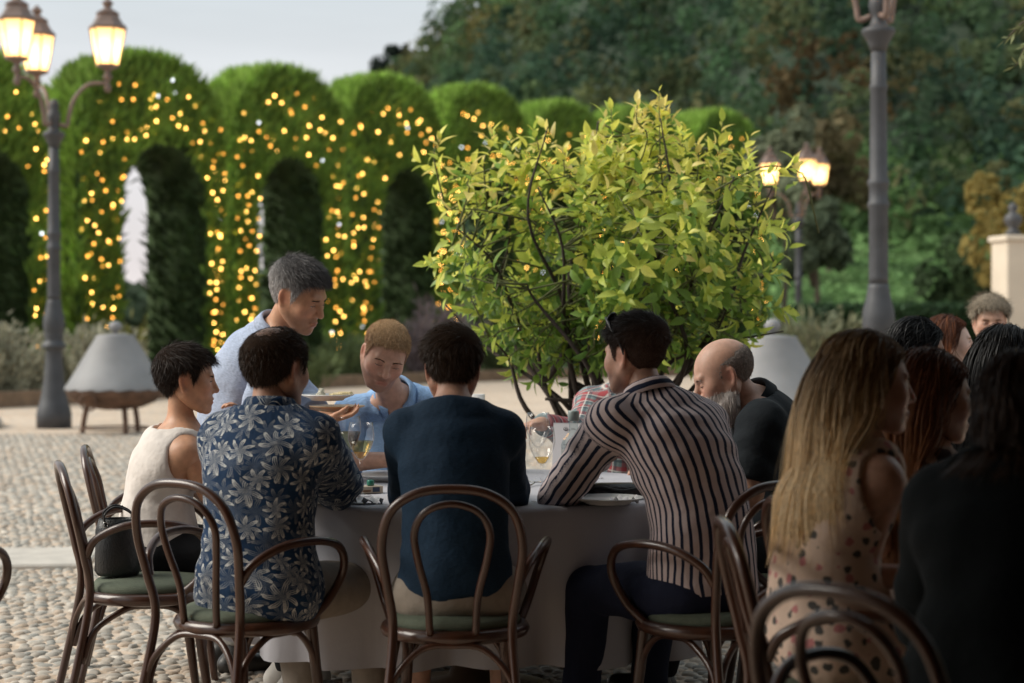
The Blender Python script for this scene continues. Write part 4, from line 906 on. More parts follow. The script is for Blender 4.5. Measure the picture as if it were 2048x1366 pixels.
# cigarette packet with green lighter
e = empty('cigarette_packet', (cx_(737, 6.28), 6.28, TZ + .002), R(25)); tag(e, 'small cream cigarette packet lying by the wine glasses', 'packet')
mb = MB(); mb.add(*box((0, 0, .0125), (.088, .056, .024), 0, .002)); mb.build('carton', mat('cream carton', (.48, .42, .33), .6, .1, 30), e, smooth=False)
mb = MB(); mb.add(*box((.018, -.0285, .013), (.026, .0012, .016))); mb.build('printed_panel', mat('dark blue print', (.04, .06, .11), .5, .2, 200), e, smooth=False)
mb = MB(); mb.add(*box((-.02, -.0285, .009), (.036, .0012, .006))); mb.build('print_line', mat('brown print', (.20, .10, .05), .6, 0), e, smooth=False)
e = empty('lighter', (cx_(741, 6.28), 6.28, TZ + .028)); tag(e, 'green plastic lighter cap on top of the cigarette packet', 'lighter')
mb = MB(); mb.add(*lathe([(.012, 0), (.013, .002), (.013, .016), (.011, .019), (0, .019)], 16)); mb.build('lighter_body', mat('green plastic', (.02, .17, .12), .3, .05), e)
# napkins, cutlery
m_nap = mat('paper napkin', (.66, .65, .66), .85, .05)
for k, (px, Y, rz, lb) in enumerate([(735, 5.90, 20, 'crumpled white napkin beside the palm shirted elbow'), (1250, 5.90, -15, 'folded white napkin at the right end of the side plate')]):
    n = 9; g = np.linspace(-.5, .5, n); gx, gy = np.meshgrid(g, g, indexing='ij'); zz = .012 + .012 * np.sin(gx * 9 + k) * np.cos(gy * 7 + 1) + .006 * np.sin(gx * 21)
    V = np.stack([gx * .09, gy * .07, zz], -1).reshape(-1, 3); f = [(i * n + j, (i + 1) * n + j, (i + 1) * n + j + 1, i * n + j + 1) for i in range(n - 1) for j in range(n - 1)]
    o = obj('napkin', mesh_data('napkin', V, f, m_nap), None, (cx_(px, Y), Y, TZ + .002)); o.rotation_euler = (0, 0, R(rz)); tag(o, lb, 'napkin')
m_steel = mat('polished steel', (.5, .5, .5), .2, 0, metal=1)
e = empty('fork', (cx_(1062, 6.55), 6.55, TZ + .003), R(70)); tag(e, 'steel fork lying left of the glass stems', 'fork')
mb = MB(); mb.add(*tube(spline([(-.09, 0, .003), (0, 0, .003), (.04, 0, .008)], 4), [.005, .003, .003], 6)); mb.build('handle', m_steel, e)
mb = MB()
for s in (-.008, -.003, .003, .008): mb.add(*tube(spline([(.04, s * .6, .008), (.055, s, .009), (.09, s, .004)], 3), .0013, 5))
mb.build('tines', m_steel, e)
# what the standing man carries
wp = P(655, 801, 6.72)
plate('white plate of cheeses held up by the standing man', wp[0], wp[1], wp[2], .100)
e = empty('blue_cheese', (wp[0] - .022, wp[1] - .01, wp[2] + .008)); tag(e, 'crumbly lump of blue cheese on the held plate', 'cheese')
v, f = lathe([(0, 0), (.016, .001), (.019, .014), (.013, .026), (.008, .036), (0, .041)], 12); v = v + r_.normal(size=v.shape) * .0022; mb = MB(); mb.add(v, f); mb.build('lump', m_blue, e)
e = empty('cheese_wedge', (wp[0] + .048, wp[1], wp[2] + .012), R(20)); tag(e, 'pale yellow cheese wedges at the right of the held plate', 'cheese')
mb = MB()
for k in range(3): mb.add(*box((k * .022 - .022, .006 * k, .008 + .003 * k), (.032, .05, .012), .5 * k, .002))
mb.build('wedge', m_cheese, e, smooth=False)
wq = P(690, 817, 6.74); plate('tan wooden plate held below the white cheese plate', wq[0] - .03, wq[1], wq[2] - .012, .105, mat('tan wood', (.55, .36, .20), .5, .2, 12))
# handbag on the unoccupied chair
hb = P(272, 1100, 6.1); hb[2] = .495
e = empty('handbag', (cx_(236, 6.14), 6.14, .495), R(15)); e.scale = (.72, .72, .82); tag(e, 'black leather bucket handbag standing on the unoccupied chair', 'handbag')
v, f = lathe([(0, 0), (.095, 0), (.105, .02), (.110, .10), (.100, .19), (.088, .235), (.080, .235), (.090, .18), (0, .10)], 28); v[:, 1] *= .75; v[:, 0] *= 1 + .05 * np.sin(v[:, 2] * 40 + v[:, 1] * 30); mb = MB(); mb.add(v, f); mb.build('bag_body', m_leather, e)
for s in (-1, 1):
    mb = MB(); mb.add(*tube(spline([(-.06, s * .055, .21), (-.065, s * .06, .255), (-.02, s * .05, .285), (.03, s * .05, .275), (.065, s * .06, .25), (.06, s * .055, .21)], 5), .0045, 6)); mb.build('handle', m_leather, e)
mb = MB(); q = np.linspace(0, 2 * np.pi, 17)[:-1]
for x in (-.06, .06): mb.add(*tube(np.stack([x + np.cos(q) * .011, np.full(16, -.062), .215 + np.sin(q) * .011], 1), .002, 5, closed=True))
mb.build('ring', m_steel, e)
# ================================================================== PEOPLE
def yaw_axes(deg):
    a = R(deg); return np.array([math.cos(a), math.sin(a), 0]), np.array([-math.sin(a), math.cos(a), 0])   # right, forward
def head_matrix(yaw, pitch, roll):
    return np.array(Matrix.Rotation(R(yaw), 3, 'Z') @ Matrix.Rotation(R(pitch), 3, 'X') @ Matrix.Rotation(R(roll), 3, 'Y'))

def head_sdf(p, fem=0.0, jaw=1.0, nose=1.0, ears=True):
    ax = p.copy(); ax[:, 0] = np.abs(ax[:, 0]); f32 = np.float32
    d = sd_ell(p, (0, -.014, .034), (.0745, .0955, .084))
    d = smin(d, sd_ell(p, (0, .022, -.012), (.066 - .003 * fem, .068, .088)), .035)
    d = smin(d, sd_cone(ax, (.053 * jaw, -.002, -.045), (.031 * jaw, .056, -.093), .021, .0185), .030)
    d = smin(d, sd_ell(p, (0, .074, -.099), (.024 * jaw, .018, .017)), .022)
    d = smin(d, sd_ell(p, (0, .066, -.062), (.036, .026, .030)), .022)
    d = smin(d, sd_ell(ax, (.042, .058, -.022), (.024, .024, .026)), .028)                        # cheekbones
    d = smin(d, sd_cone(ax, (.0, .085, .024), (.038, .076, .027), .0105 - .003 * fem, .0100 - .002 * fem), .012)    # brow ridge
    d = smax(d, -sd_ell(ax, (.0315, .101, .004), (.0205, .025, .0145)), .010)                     # eye sockets
    d = smin(d, sd_ell(ax, (.0315, .0735, .003), (.0155, .0150, .0125)), .004)                    # lids over the eyeballs
    d = smin(d, sd_cone(p, (0, .083, .018), (0, .080 + .026 * nose, -.028), .0090, .0120 * (.9 + .1 * nose)), .010)   # nose
    d = smin(d, sd_ell(ax, (.0125 * nose, .091, -.033), (.0090, .012, .0090)), .006)
    d = smax(d, -sd_ell(ax, (.006, .103, -.0425), (.004, .006, .004)), .004)
    pm = p.copy(); pm[:, 2] += 7.0 * p[:, 0] ** 2                                                    # the mouth corners turn down
    d = smin(d, sd_ell(pm, (0, .0900, -.0600), (.0275, .0095, .0055 + .001 * fem)), .006)               # lips
    d = smin(d, sd_ell(pm, (0, .0885, -.0715), (.0235, .0095, .0065 + .0012 * fem)), .006)
    d = smax(d, -sd_ell(pm, (0, .1010, -.0655), (.030, .0100, .0020)), .003)
    if ears:
        q = ax - np.array([.0755, -.012, -.004], f32); c, s = math.cos(.45), math.sin(.45)                 # ear flares backwards
        q = np.stack([q[:, 0] * c + q[:, 1] * s * -1 * -1, -q[:, 0] * s + q[:, 1] * c, q[:, 2]], 1); q[:, 1] += q[:, 2] * .18
        e = sd_ell(q, (0, 0, 0), (.0075, .0185, .0325)); e = smin(e, sd_ell(q, (.001, -.002, -.026), (.006, .010, .010)), .006)
        e = smax(e, -sd_ell(q, (.0075, .003, .002), (.0065, .0115, .021)), .003)
        d = smin(d, e, .006)
    return d

def hairline(y, recede=0.0):
    return np.interp(y, [-.12, -.085, -.07, -.045, -.03, -.008, .008, .022, .032, .045, .06, .085, .12], [-.075, -.075, -.066, -.045, -.02, .028, .028, -.022, .0, .045, .058, .064 , .066]) + recede * (y > .03)

SKINS = {'fair': (.56, .33, .24), 'tan': (.50, .27, .165), 'mid': (.44, .235, .15), 'pale': (.66, .45, .37), 'brown': (.26, .13, .08)}
m_skin = mat('skin', rough=.46, var=.17, vs=38, bump=.07, bs=260, attr=True, sss=.10, spec=.42)
m_hair = mat('hair', rough=.5, var=.22, vs=90, attr=True, spec=.28)
m_haircap = mat('hair underlayer', rough=.9, var=.3, vs=160, attr=True, spec=.08, bump=.6, bs=350)
m_eyew = mat('eye white', rough=.2, var=0, attr=True)
m_crease = mat('eyelid crease shade', (.22, .11, .075), .6, 0)  # dark line painted for the shade in the upper lid crease
m_lash = mat('dark lash line', (.02, .012, .01), .6, 0)
m_shoe = mat('pale canvas shoes', (.55, .52, .48), .7, .1); m_shoed = mat('dark leather shoes', (.03, .025, .02), .4, .2)

def strand_strips(P0, D0, bend, length, width, cols, segs=3):
    """tapered hair strips; bend is added to the direction progressively"""
    n = len(P0); D = D0 / (np.linalg.norm(D0, axis=1)[:, None] + 1e-9); pts = [P0]; d = D
    for k in range(segs):
        d = d + bend / segs; d = d / (np.linalg.norm(d, axis=1)[:, None] + 1e-9); pts.append(pts[-1] + d * (length / segs)[:, None])
    side = np.cross(D, RNG.normal(size=(n, 3))); side /= np.linalg.norm(side, axis=1)[:, None] + 1e-9
    V = []
    for k, p in enumerate(pts):
        wk = (width * (1 - .85 * (k / segs) ** 1.5))[:, None]; V += [p - side * wk / 2, p + side * wk / 2]
    m = len(V); V = np.stack(V, 1).reshape(-1, 3); b = np.arange(n)[:, None] * m
    F_ = np.concatenate([b + np.array([2 * k, 2 * k + 1, 2 * k + 3, 2 * k + 2]) for k in range(segs)]); return V, F_, np.repeat(cols, m, 0)

def pick(v, f, w, n):
    """n random points on the faces with weight w per vertex"""
    a = np.linalg.norm(np.cross(v[f[:, 2]] - v[f[:, 0]], v[f[:, 3]] - v[f[:, 1]]), axis=1) * w[f].mean(1); i = RNG.choice(len(f), n, p=a / a.sum())
    b = RNG.dirichlet((1, 1, 1, 1), n); return (v[f[i]] * b[:, :, None]).sum(1), i, b

def hand_sdf_fn(wr, d, nr, side, curl, k=1.0):
    """palm, four bent fingers and a thumb; d = pointing direction, nr = palm normal, side=+1 thumb on +s"""
    d = nrm(d); nr = nrm(nr - d * (nr @ d)); s = np.cross(d, nr) * side; parts = []
    M3 = np.stack([s, d, nr], 1); pc = wr + d * .048 * k
    for i, (off, ln, r) in enumerate(((.030, .066, .0088), (.010, .074, .0092), (-.010, .069, .0088), (-.029, .054, .0078))):
        b = wr + d * .085 * k + s * off * k; ang = 0; q = b
        for j, fr in enumerate((.45, .32, .25)):
            ang += curl * (.75 if j == 0 else 1.0) + .04 * i; dd = d * math.cos(ang) + nr * math.sin(ang) + s * off * 1.5 * (1 if j == 0 else .3); dd = nrm(dd); e = q + dd * ln * fr * k
            parts.append((q, e, r * k * (1 - .08 * j), r * k * (.92 - .08 * j))); q = e
    b = wr + d * .025 * k + s * .026 * k; e = b + nrm(s * .75 + d * .7 + nr * .35) * .042 * k; e2 = e + nrm(s * .25 + d * .9 + nr * .45) * .03 * k; e3 = e2 + nrm(d + nr * (.4 + curl)) * .024 * k
    th = [(b, e, .0135 * k, .0105 * k), (e, e2, .0105 * k, .0095 * k), (e2, e3, .0092 * k, .0078 * k)]
    def fn(p):
        x = sd_ell(p, pc, np.array((.041, .050, .0145)) * k, M3); x = smin(x, sd_cone(p, wr - d * .01, wr + d * .03, .025 * k, .022 * k), .02)
        for q in parts: x = smin(x, sd_cone(p, *q), .004 * k)
        for q in th: x = smin(x, sd_cone(p, *q), .008 * k)
        return x
    return fn, wr + d * .09 * k

def person(label, pel, neck, head, byaw, syaw, hyaw, hpitch=0, hroll=0, sw=.165, sroll=0, el=None, wl=None, er=None, wr=None, skin='fair', hs=1.0, bulk=1.0, fem=0.0, jaw=1.0, nose=1.0,
           shirt=None, trousers=None, legs='sit', hair=None, beard=None, brows=(.08, .05, .03), eyes=None, gaze=1.0, hl=None, hr=None, group='people dining', tcb=1, nose_red=.5, stubble=0.0, res=1.0, shoe=None, tie=None):
    root = empty('person', (pel[0], pel[1], 0)); tag(root, label, 'person', group); O = np.array([pel[0], pel[1], 0.])
    pel, neck, head = [np.asarray(x, float) - O for x in (pel, neck, head)]
    pr, pf = yaw_axes(byaw); sr, sf = yaw_axes(syaw); sr = nrm(sr + np.array([0, 0, math.sin(R(sroll))]))
    up = nrm(neck - pel); sR = neck - up * .065 + sr * sw; sL = neck - up * .065 - sr * sw
    def dflt(s, sgn):
        e = s + np.array([0, 0, -.25]) + sf * .10 + sgn * sr * .05; return e, e + sf * .22 + np.array([0, 0, .02]) - sgn * sr * .08
    eL, wL = dflt(sL, -1) if el is None else (np.asarray(el) - O, np.asarray(wl) - O); eR, wR = dflt(sR, 1) if er is None else (np.asarray(er) - O, np.asarray(wr) - O)
    # spine curve with a frame
    ctl = pel + np.array([0, 0, .30 * np.linalg.norm(neck - pel) / .5]) - pf * .03
    ts = np.linspace(0, 1, 9); S = ((1 - ts) ** 2)[:, None] * pel + (2 * ts * (1 - ts))[:, None] * ctl + (ts ** 2)[:, None] * neck
    XR = np.array([nrm(pr * (1 - t) + sr * t) for t in ts]); Wd = np.interp(ts, [0, .2, .4, .65, .82, .93, 1], np.array([.170, .162 - .012 * fem, .152 - .02 * fem, .172, .165, .105, .062]) * np.array([1, 1, 1, 1, 1, 1, 1]) * (bulk if bulk > 1 else bulk))
    Dp = np.interp(ts, [0, .2, .4, .65, .82, .93, 1], np.array([.130, .118, .108, .118, .100, .075, .058]) * bulk)
    def torso(p, g=0.0, ret=False):
        best = np.full(len(p), 9., np.float32); bt = np.zeros(len(p), np.float32); bx = np.zeros(len(p), np.float32); by = np.zeros(len(p), np.float32)
        for i in range(8):
            a, b = S[i], S[i + 1]; ba = b - a; tg = nrm(ba); x_ = nrm(XR[i] - tg * (XR[i] @ tg)); y_ = np.cross(tg, x_)
            t = np.clip(((p - a) @ ba) / (ba @ ba), 0, 1); q = p - a - t[:, None] * ba; X = q @ x_; Y = q @ y_; Z = q @ tg
            w_ = Wd[i] + (Wd[i + 1] - Wd[i]) * t + g; d_ = Dp[i] + (Dp[i + 1] - Dp[i]) * t + g
            k0 = np.sqrt((X / w_) ** 2 + (Y / d_) ** 2 + (Z / d_) ** 2); k1 = np.sqrt((X / w_ ** 2) ** 2 + (Y / d_ ** 2) ** 2 + (Z / d_ ** 2) ** 2) + 1e-6
            d = k0 * (k0 - 1) / k1; m = d < best; best = np.where(m, d, best)
            if ret: bt = np.where(m, (i + t) / 8, bt); bx = np.where(m, X, bx); by = np.where(m, Y, by)
        return (best, bt, bx, by) if ret else best
    def shoulders(p, d, g, arms=True):
        for s in (sL, sR):
            d = smin(d, sd_cone(p, neck - up * .01, s, .050 * bulk + g, .060 * bulk + g), .05)
        return d
    def arm(p, s, e, w_, g, r0=.062, r1=.045, r2=.030): return smin(sd_cone(p, s, e, r0 * bulk + g, r1 * bulk + g), sd_cone(p, e, w_, (r1 - .001) * bulk + g, r2 + g), .015)
    # legs
    if legs == 'sit':
        hip = [pel - pr * .085 + (0, 0, -.03), pel + pr * .085 + (0, 0, -.03)]; kn = [h + pf * .41 + s * pr * .05 + (0, 0, -h[2] + .50) for h, s in zip(hip, (-1, 1))]; an = [k + pf * .06 + (0, 0, -k[2] + .085) for k in kn]
    else:
        hip = [pel - pr * .085, pel + pr * .085]; kn = [h * (1, 1, 0) + pf * .02 + (0, 0, .49) for h in hip]; an = [h * (1, 1, 0) + (0, 0, .085) for h in hip]
    # ---- body mesh: head, neck, torso, arms, hands and legs in one object
    M = head_matrix(hyaw, hpitch, hroll); V, Fs, Cs = [], [], []; nv = 0; base = np.array(SKINS[skin])
    def push(v, f, c):
        nonlocal nv
        V.append(v); Fs.append(f + nv); Cs.append(c); nv += len(v)
    hv, hf = sdf_mesh(lambda p: head_sdf(p, fem, jaw, nose), (-.096, -.125, -.13), (.096, .132, .132), .0036 * res)
    hn = vnormals(hv, hf)
    col = np.tile(base, (len(hv), 1)); x, y, z = hv.T
    gau = lambda cx, cy_, cz, s: np.exp(-(((np.abs(x) - cx) ** 2 + (y - cy_) ** 2 + (z - cz) ** 2) / s ** 2))
    red = .30 * gau(.042, .07, -.025, .03) + .45 * nose_red * gau(0, .11, -.03, .016) + .40 * gau(.08, -.015, 0, .03)
    col = col * (1 + red[:, None] * np.array([.22, -.28, -.30])); lip = np.clip(1.25 * np.exp(-((x / .022) ** 4 + ((z + 7 * x * x + .0655) / .0105) ** 4)) * (y > .075), 0, 1)[:, None]
    col = col * (1 - lip * .75) + lip * .75 * base * np.array((.82, .55, .55))
    if stubble:
        sm = smooth(-.035, -.06, z + .25 * np.clip(.03 - y, 0, .1)) * smooth(-.01, .02, y) * (1 - .8 * lip[:, 0]) + .7 * np.exp(-((x / .026) ** 4 + ((z + .047) / .007) ** 2)) * (y > .06)
        col = col * (1 - stubble * np.clip(sm, 0, 1)[:, None] * (.8, .85, .85))
    if hair and hair.get('scalp') is not None:
        sc_ = np.clip((z - hairline(y, hair.get('recede', 0))) / .02, 0, 1)[:, None] * (np.abs(x) < .078)[:, None]; col = col * (1 - .75 * sc_) + .75 * sc_ * np.array(hair['scalp'])
    push((hv * hs) @ M.T + head, hf, col)
    nk0 = head + M @ np.array([0, -.022, -.045]) * hs; nk1 = neck - up * .05
    nr_ = (.050 - .007 * fem) * (bulk ** .5)
    def low(p):
        d = smin(torso(p), sd_cone(p, nk0, nk1, nr_, nr_ + .008), .035); d = shoulders(p, d, -.004)
        for h, k_, a_ in zip(hip, kn, an):
            d = smin(d, sd_cone(p, h, k_, .082, .055), .03); d = smin(d, sd_cone(p, k_, a_, .053, .034), .015)
        return d
    pts = np.array([pel, neck, head, sL, sR] + hip + kn + an); lo, hi = pts.min(0) - .24, pts.max(0) + .24; hi[2] = max(nk0[2], neck[2]) + .05; lo[2] = .05
    v, f = sdf_mesh(low, lo, hi, .014 if not (shirt and shirt.get('fine')) else .009); push(v, f, np.tile(base, (len(v), 1)))
    for s, e, w_, hd, sgn in ((sL, eL, wL, hl, 1), (sR, eR, wR, hr, -1)):
        hd = hd or {}; dd = nrm(hd.get('dir', nrm(w_ - e))); pn = nrm(hd.get('palm', (0, 0, -1.))); hfn, hc = hand_sdf_fn(w_, dd, pn, sgn * hd.get('side', 1), hd.get('curl', .55), hd.get('k', 1.0 - .08 * fem))
        hr0 = (.050 - .007 * fem); fnA = lambda p, s=s, e=e, w_=w_, hfn=hfn: smin(arm(p, s, e, w_, 0, hr0 + .004, hr0 - .006, .026 - .003 * fem), hfn(p), .015)
        q = np.array([s, e, w_, hc]); l_, h_ = q.min(0) - .10, q.max(0) + .11; v, f = sdf_mesh(fnA, l_, h_, .0065); push(v, f, np.tile(base * (1.0, .97, .95), (len(v), 1)))
    body = obj('body', mesh_data('body', np.concatenate(V), np.concatenate(Fs), m_skin, True, {'Col': ('FLOAT_COLOR', rgba(np.concatenate(Cs)))}), root)
    # ---- shirt or dress
    seed = len(label) * .37
    if shirt:
        g = shirt.get('g', .012); sl = shirt.get('sleeves', 'long'); hem = shirt.get('hem', -.06); wa = shirt.get('wrinkle', 1.45)
        def sleeves(p, extra=0.0):
            d = np.full(len(p), 9., np.float32)
            for s, e, w_ in ((sL, eL, wL), (sR, eR, wR)):
                if sl == 'long': a = arm(p, s, e, w_, g, .062, .050, .036); dr = nrm(w_ - e); a = smax(a, ((p - (w_ - dr * shirt.get('cuff', .01))) @ dr), .006)
                elif sl == 'rolled': fr_ = e + (w_ - e) * shirt.get('roll', .25); dr = nrm(w_ - e); a = smin(sd_cone(p, s, e, .062 * bulk + g, .052 * bulk + g), sd_cone(p, e, fr_, .052 * bulk + g, .047 * bulk + g), .02); a = smax(a, (p - fr_) @ dr, .006)
                elif sl == 'short': k_ = shirt.get('frac', .72); q = s + (e - s) * k_; dr = nrm(e - s); a = sd_cone(p, s, q, .066 * bulk + g, .062 * bulk + g); a = smax(a, (p - q) @ dr, .006)
                else: continue
                d = np.minimum(d, a)
            return d
        def fn(p):
            d = torso(p, g)
            if shirt.get('loose'): d = smin(d, sd_ell(p, pel + (0, 0, -.03) - pf * .01, (.188 * bulk, .150 * bulk, .17), np.stack([pr, pf, [0, 0, 1]], 1)), .06)
            if sl == 'none':
                for s in (sL, sR): d = smin(d, sd_cone(p, neck - up * .015, neck * .35 + s * .65 + (0, 0, .005), .045 + g, .040 + g), .04)
            else:
                d = shoulders(p, d, g); d = smin(d, sd_cone(p, neck - up * .05, nk0 * .45 + nk1 * .55 + up * .02, nr_ + .022, nr_ + .007), .030)
            if legs == 'sit' and shirt.get('skirt'):
                for h, k_ in zip(hip, kn): d = smin(d, sd_cone(p, h, k_, .10 + g, .085 + g), .06)
            wr_ = .0045 * wav(p, 11, seed) + .0028 * wav(p * np.array((1, 1, .6), np.float32), 27, seed + 1) + .0022 * np.sin((p @ np.array((.35, .2, .9), np.float32)) * 70 + 4 * wav(p, 6, seed)) * np.clip(wav(p, 5, seed + 2) + .3, 0, 1)
            d = d + wa * wr_
            if sl != 'none': d = smin(d, sleeves(p) + wa * (wr_ * .8 + .0030 * np.sin((p @ np.array((.5, .3, .8), np.float32)) * 85 + 3 * wav(p, 9, seed)) * .5), .022)
            d = smax(d, -((p - (pel + (0, 0, hem))) @ np.array([0, 0, 1.], np.float32)) + .008 * np.sin(p[:, 0] * 30), .008) if not shirt.get('skirt') else d
            nkd = nrm(nk0 - nk1); nt_ = neck + nkd * shirt.get('neck_h', .022 if sl != 'none' else -.005); q = nrm(nkd - sf * shirt.get('neck_tilt', .30) * -1) if sl == 'none' else nrm(nkd + sf * .45); q = nrm(q + up * .6); cut = smax(-((p - nt_) @ q), sd_cone(p, nk1 - nkd * .05, nk0 + nkd * .1, nr_ + .045, nr_ + .06), .01); d = smax(d, -cut, .008)         # neck opening
            if shirt.get('vneck'):
                fx = (p - neck) @ sr; fz = (p - neck) @ up; fy = (p - neck) @ sf; vd = np.maximum(np.abs(fx) - np.clip((fz + shirt['vneck']) * .42, -.02, .09), -(fy - .01)); d = smax(d, -vd, .006)
            if shirt.get('tank'):
                for s, sg in ((sL, -1), (sR, 1)): d = smax(d, -sd_ell(p, s + sg * sr * .034 - up * .012, (.066, .072, .098), np.stack([sr, sf, [0, 0, 1]], 1)), .012)
            return d
        q = np.array([pel, neck, sL, sR, eL, eR] + ([wL, wR] if sl in ('long', 'rolled') else []) + (kn if shirt.get('skirt') else [])); l_, h_ = q.min(0) - .16, q.max(0) + .16; l_[:2] -= .06; h_[:2] += .06
        if shirt.get('skirt'): l_[2] = .3
        v, f = sdf_mesh(fn, l_, h_, .0085 * res)
        # cloth coordinates: around and along the torso or the arm
        d = torso(v.astype(np.float32), g); zz_ = (v - pel) @ up; t = np.clip(zz_ / np.linalg.norm(neck - pel), 0, 1); Cc_ = np.stack([np.interp(t, ts, S[:, k]) for k in range(3)], 1); Xr = np.stack([np.interp(t, ts, XR[:, k]) for k in range(3)], 1); Yr = np.cross(np.tile(up, (len(v), 1)), Xr); X = ((v - Cc_) * Xr).sum(1); Y = ((v - Cc_) * Yr).sum(1)
        a = np.arctan2(X, (Y if tcb < 0 else -Y) * 1.5 + .02); U_ = a * .165; V_ = zz_; uv = np.stack([U_, V_, np.zeros_like(U_)], 1)
        for k_, (s, e, w_) in enumerate(((sL, eL, wL), (sR, eR, wR))):
            if sl in ('none',): break
            ad = sd_cone(v.astype(np.float32), s, e, .062 * bulk + g, .05 * bulk + g); fd = sd_cone(v.astype(np.float32), e, w_, .05 * bulk + g, .036 + g); dr = nrm(e - s); m_ = (np.minimum(ad, fd) < d + .004) & (((v - s) @ dr > .015) | (fd < ad))
            ref = nrm(np.cross(dr, sf + (.01, .02, .1))); r2_ = np.cross(dr, ref); rel = v - s
            dr2 = nrm(w_ - e); use2 = fd < ad; ctrd = np.where(use2[:, None], v - e, rel); aa = np.arctan2(ctrd @ r2_, ctrd @ ref); ln = np.where(use2, np.linalg.norm(e - s) + (v - e) @ dr2, rel @ dr)
            uv[m_] = np.stack([aa * .062 + 2 + k_, -ln, 0 * ln], 1)[m_]
        so = obj(shirt.get('name', 'shirt'), mesh_data('shirt', v, f, shirt['mat'], True, {'tc': ('FLOAT_VECTOR', uv)}), root)
        if shirt.get('collar'):
            n = 44; op = shirt.get('open', .25); a = np.linspace(op, 2 * np.pi - op, n); cr_ = nr_ + .014; q = nrm(nk0 - nk1); xr = nrm(sr - q * (sr @ q)); yf = np.cross(q, xr); VV = []
            cb = neck + nrm(nk0 - nk1) * shirt.get('collar_z', .026)
            for r0, hz_, oz in ((cr_ + .012, -.015, 0), (cr_ + .004, .012, 0), (cr_ + .002, .034, 0), (cr_ + .009, .040, 0), (cr_ + .016, .030, 0), (cr_ + .028, -.004, 1), (cr_ + .022, -.006, 1), (cr_ + .010, .026, 0)):
                pt = np.clip(np.abs(a - np.pi) / np.pi, 0, 1) ** 6 * oz
                rr = r0 + .016 * pt; VV.append(cb + (np.sin(a) * rr)[:, None] * xr + (np.cos(a) * rr * 1.02)[:, None] * yf + (hz_ - .035 * (.5 + .5 * np.cos(a)) ** 2 * shirt.get('drop', .6) - .022 * pt)[:, None] * q)
            VV = np.concatenate(VV); fc = np.array([(i * n + j, i * n + j + 1, ((i + 1) % 8) * n + j + 1, ((i + 1) % 8) * n + j) for i in range(8) for j in range(n - 1)])
            tc_ = np.stack([np.tile(np.linspace(0, .4, n), 8) + 5, np.repeat(np.linspace(0, .08, 8), n), np.zeros(8 * n)], 1)
            if shirt.get('collar_along'): tc_ = tc_[:, [1, 0, 2]] * (1.6, 1, 1)
            obj('collar', mesh_data('collar', VV, fc, shirt['mat'], True, {'tc': ('FLOAT_VECTOR', tc_)}), so)
    if trousers:
        g = .014; ln = trousers.get('len', 1.0)
        def fn(p):
            d = sd_ell(p, pel + (0, 0, -.02), (.172 * bulk + .01, .135 * bulk + .01, .13), np.stack([pr, pf, [0, 0, 1]], 1))
            for h, k_, a_ in zip(hip, kn, an):
                if ln > .6: d = smin(d, sd_cone(p, h, k_, .088 + g, .062 + g), .03); d = smin(d, smax(sd_cone(p, k_, a_, .060 + g, .045 + g), (p - (a_ + (0, 0, .03))) @ np.array([0, 0, -1.], np.float32), .006), .015)
                else: q = h + (k_ - h) * .85; d = smin(d, smax(sd_cone(p, h, q, .092 + g, .075 + g), (p - q) @ nrm(k_ - h).astype(np.float32), .006), .03)
            return d + .005 * wav(p, 12, seed) + .003 * wav(p, 26, seed)
        q = np.array([pel] + hip + kn + (an if ln > .6 else [])); l_, h_ = q.min(0) - .22, q.max(0) + .22; h_[2] = pel[2] + .14; v, f = sdf_mesh(fn, l_, h_, .011); obj('trousers' if ln > .6 else 'shorts', mesh_data('trousers', v, f, trousers['mat'], True), root)
    for a_ in an:
        fd = pf; def_c = a_ + (0, 0, -.05)
        v, f = sdf_mesh(lambda p: smax(smin(sd_cone(p, def_c - fd * .04, def_c + fd * .14, .042, .036), sd_cone(p, a_ + (0, 0, .02), def_c, .045, .05), .03), (.002 - p[:, 2]), .004), np.minimum(a_, a_ + fd * .16) - (.1, .1, .10), np.maximum(a_, a_ + fd * .16) + (.1, .1, .05), .011)
        obj('shoe', mesh_data('shoe', v, f, shoe or m_shoed, True), root)
    # ---- hair
    T3 = lambda p: (p * hs) @ M.T + head
    def surf_y(x0, z0):
        ys = np.linspace(.02, .13, 60); d = head_sdf(np.stack([np.full(60, x0), ys, np.full(60, z0)], 1).astype(np.float32), fem, jaw, nose); i = np.where(d < 0)[0]; return ys[i[-1]] if len(i) else .08
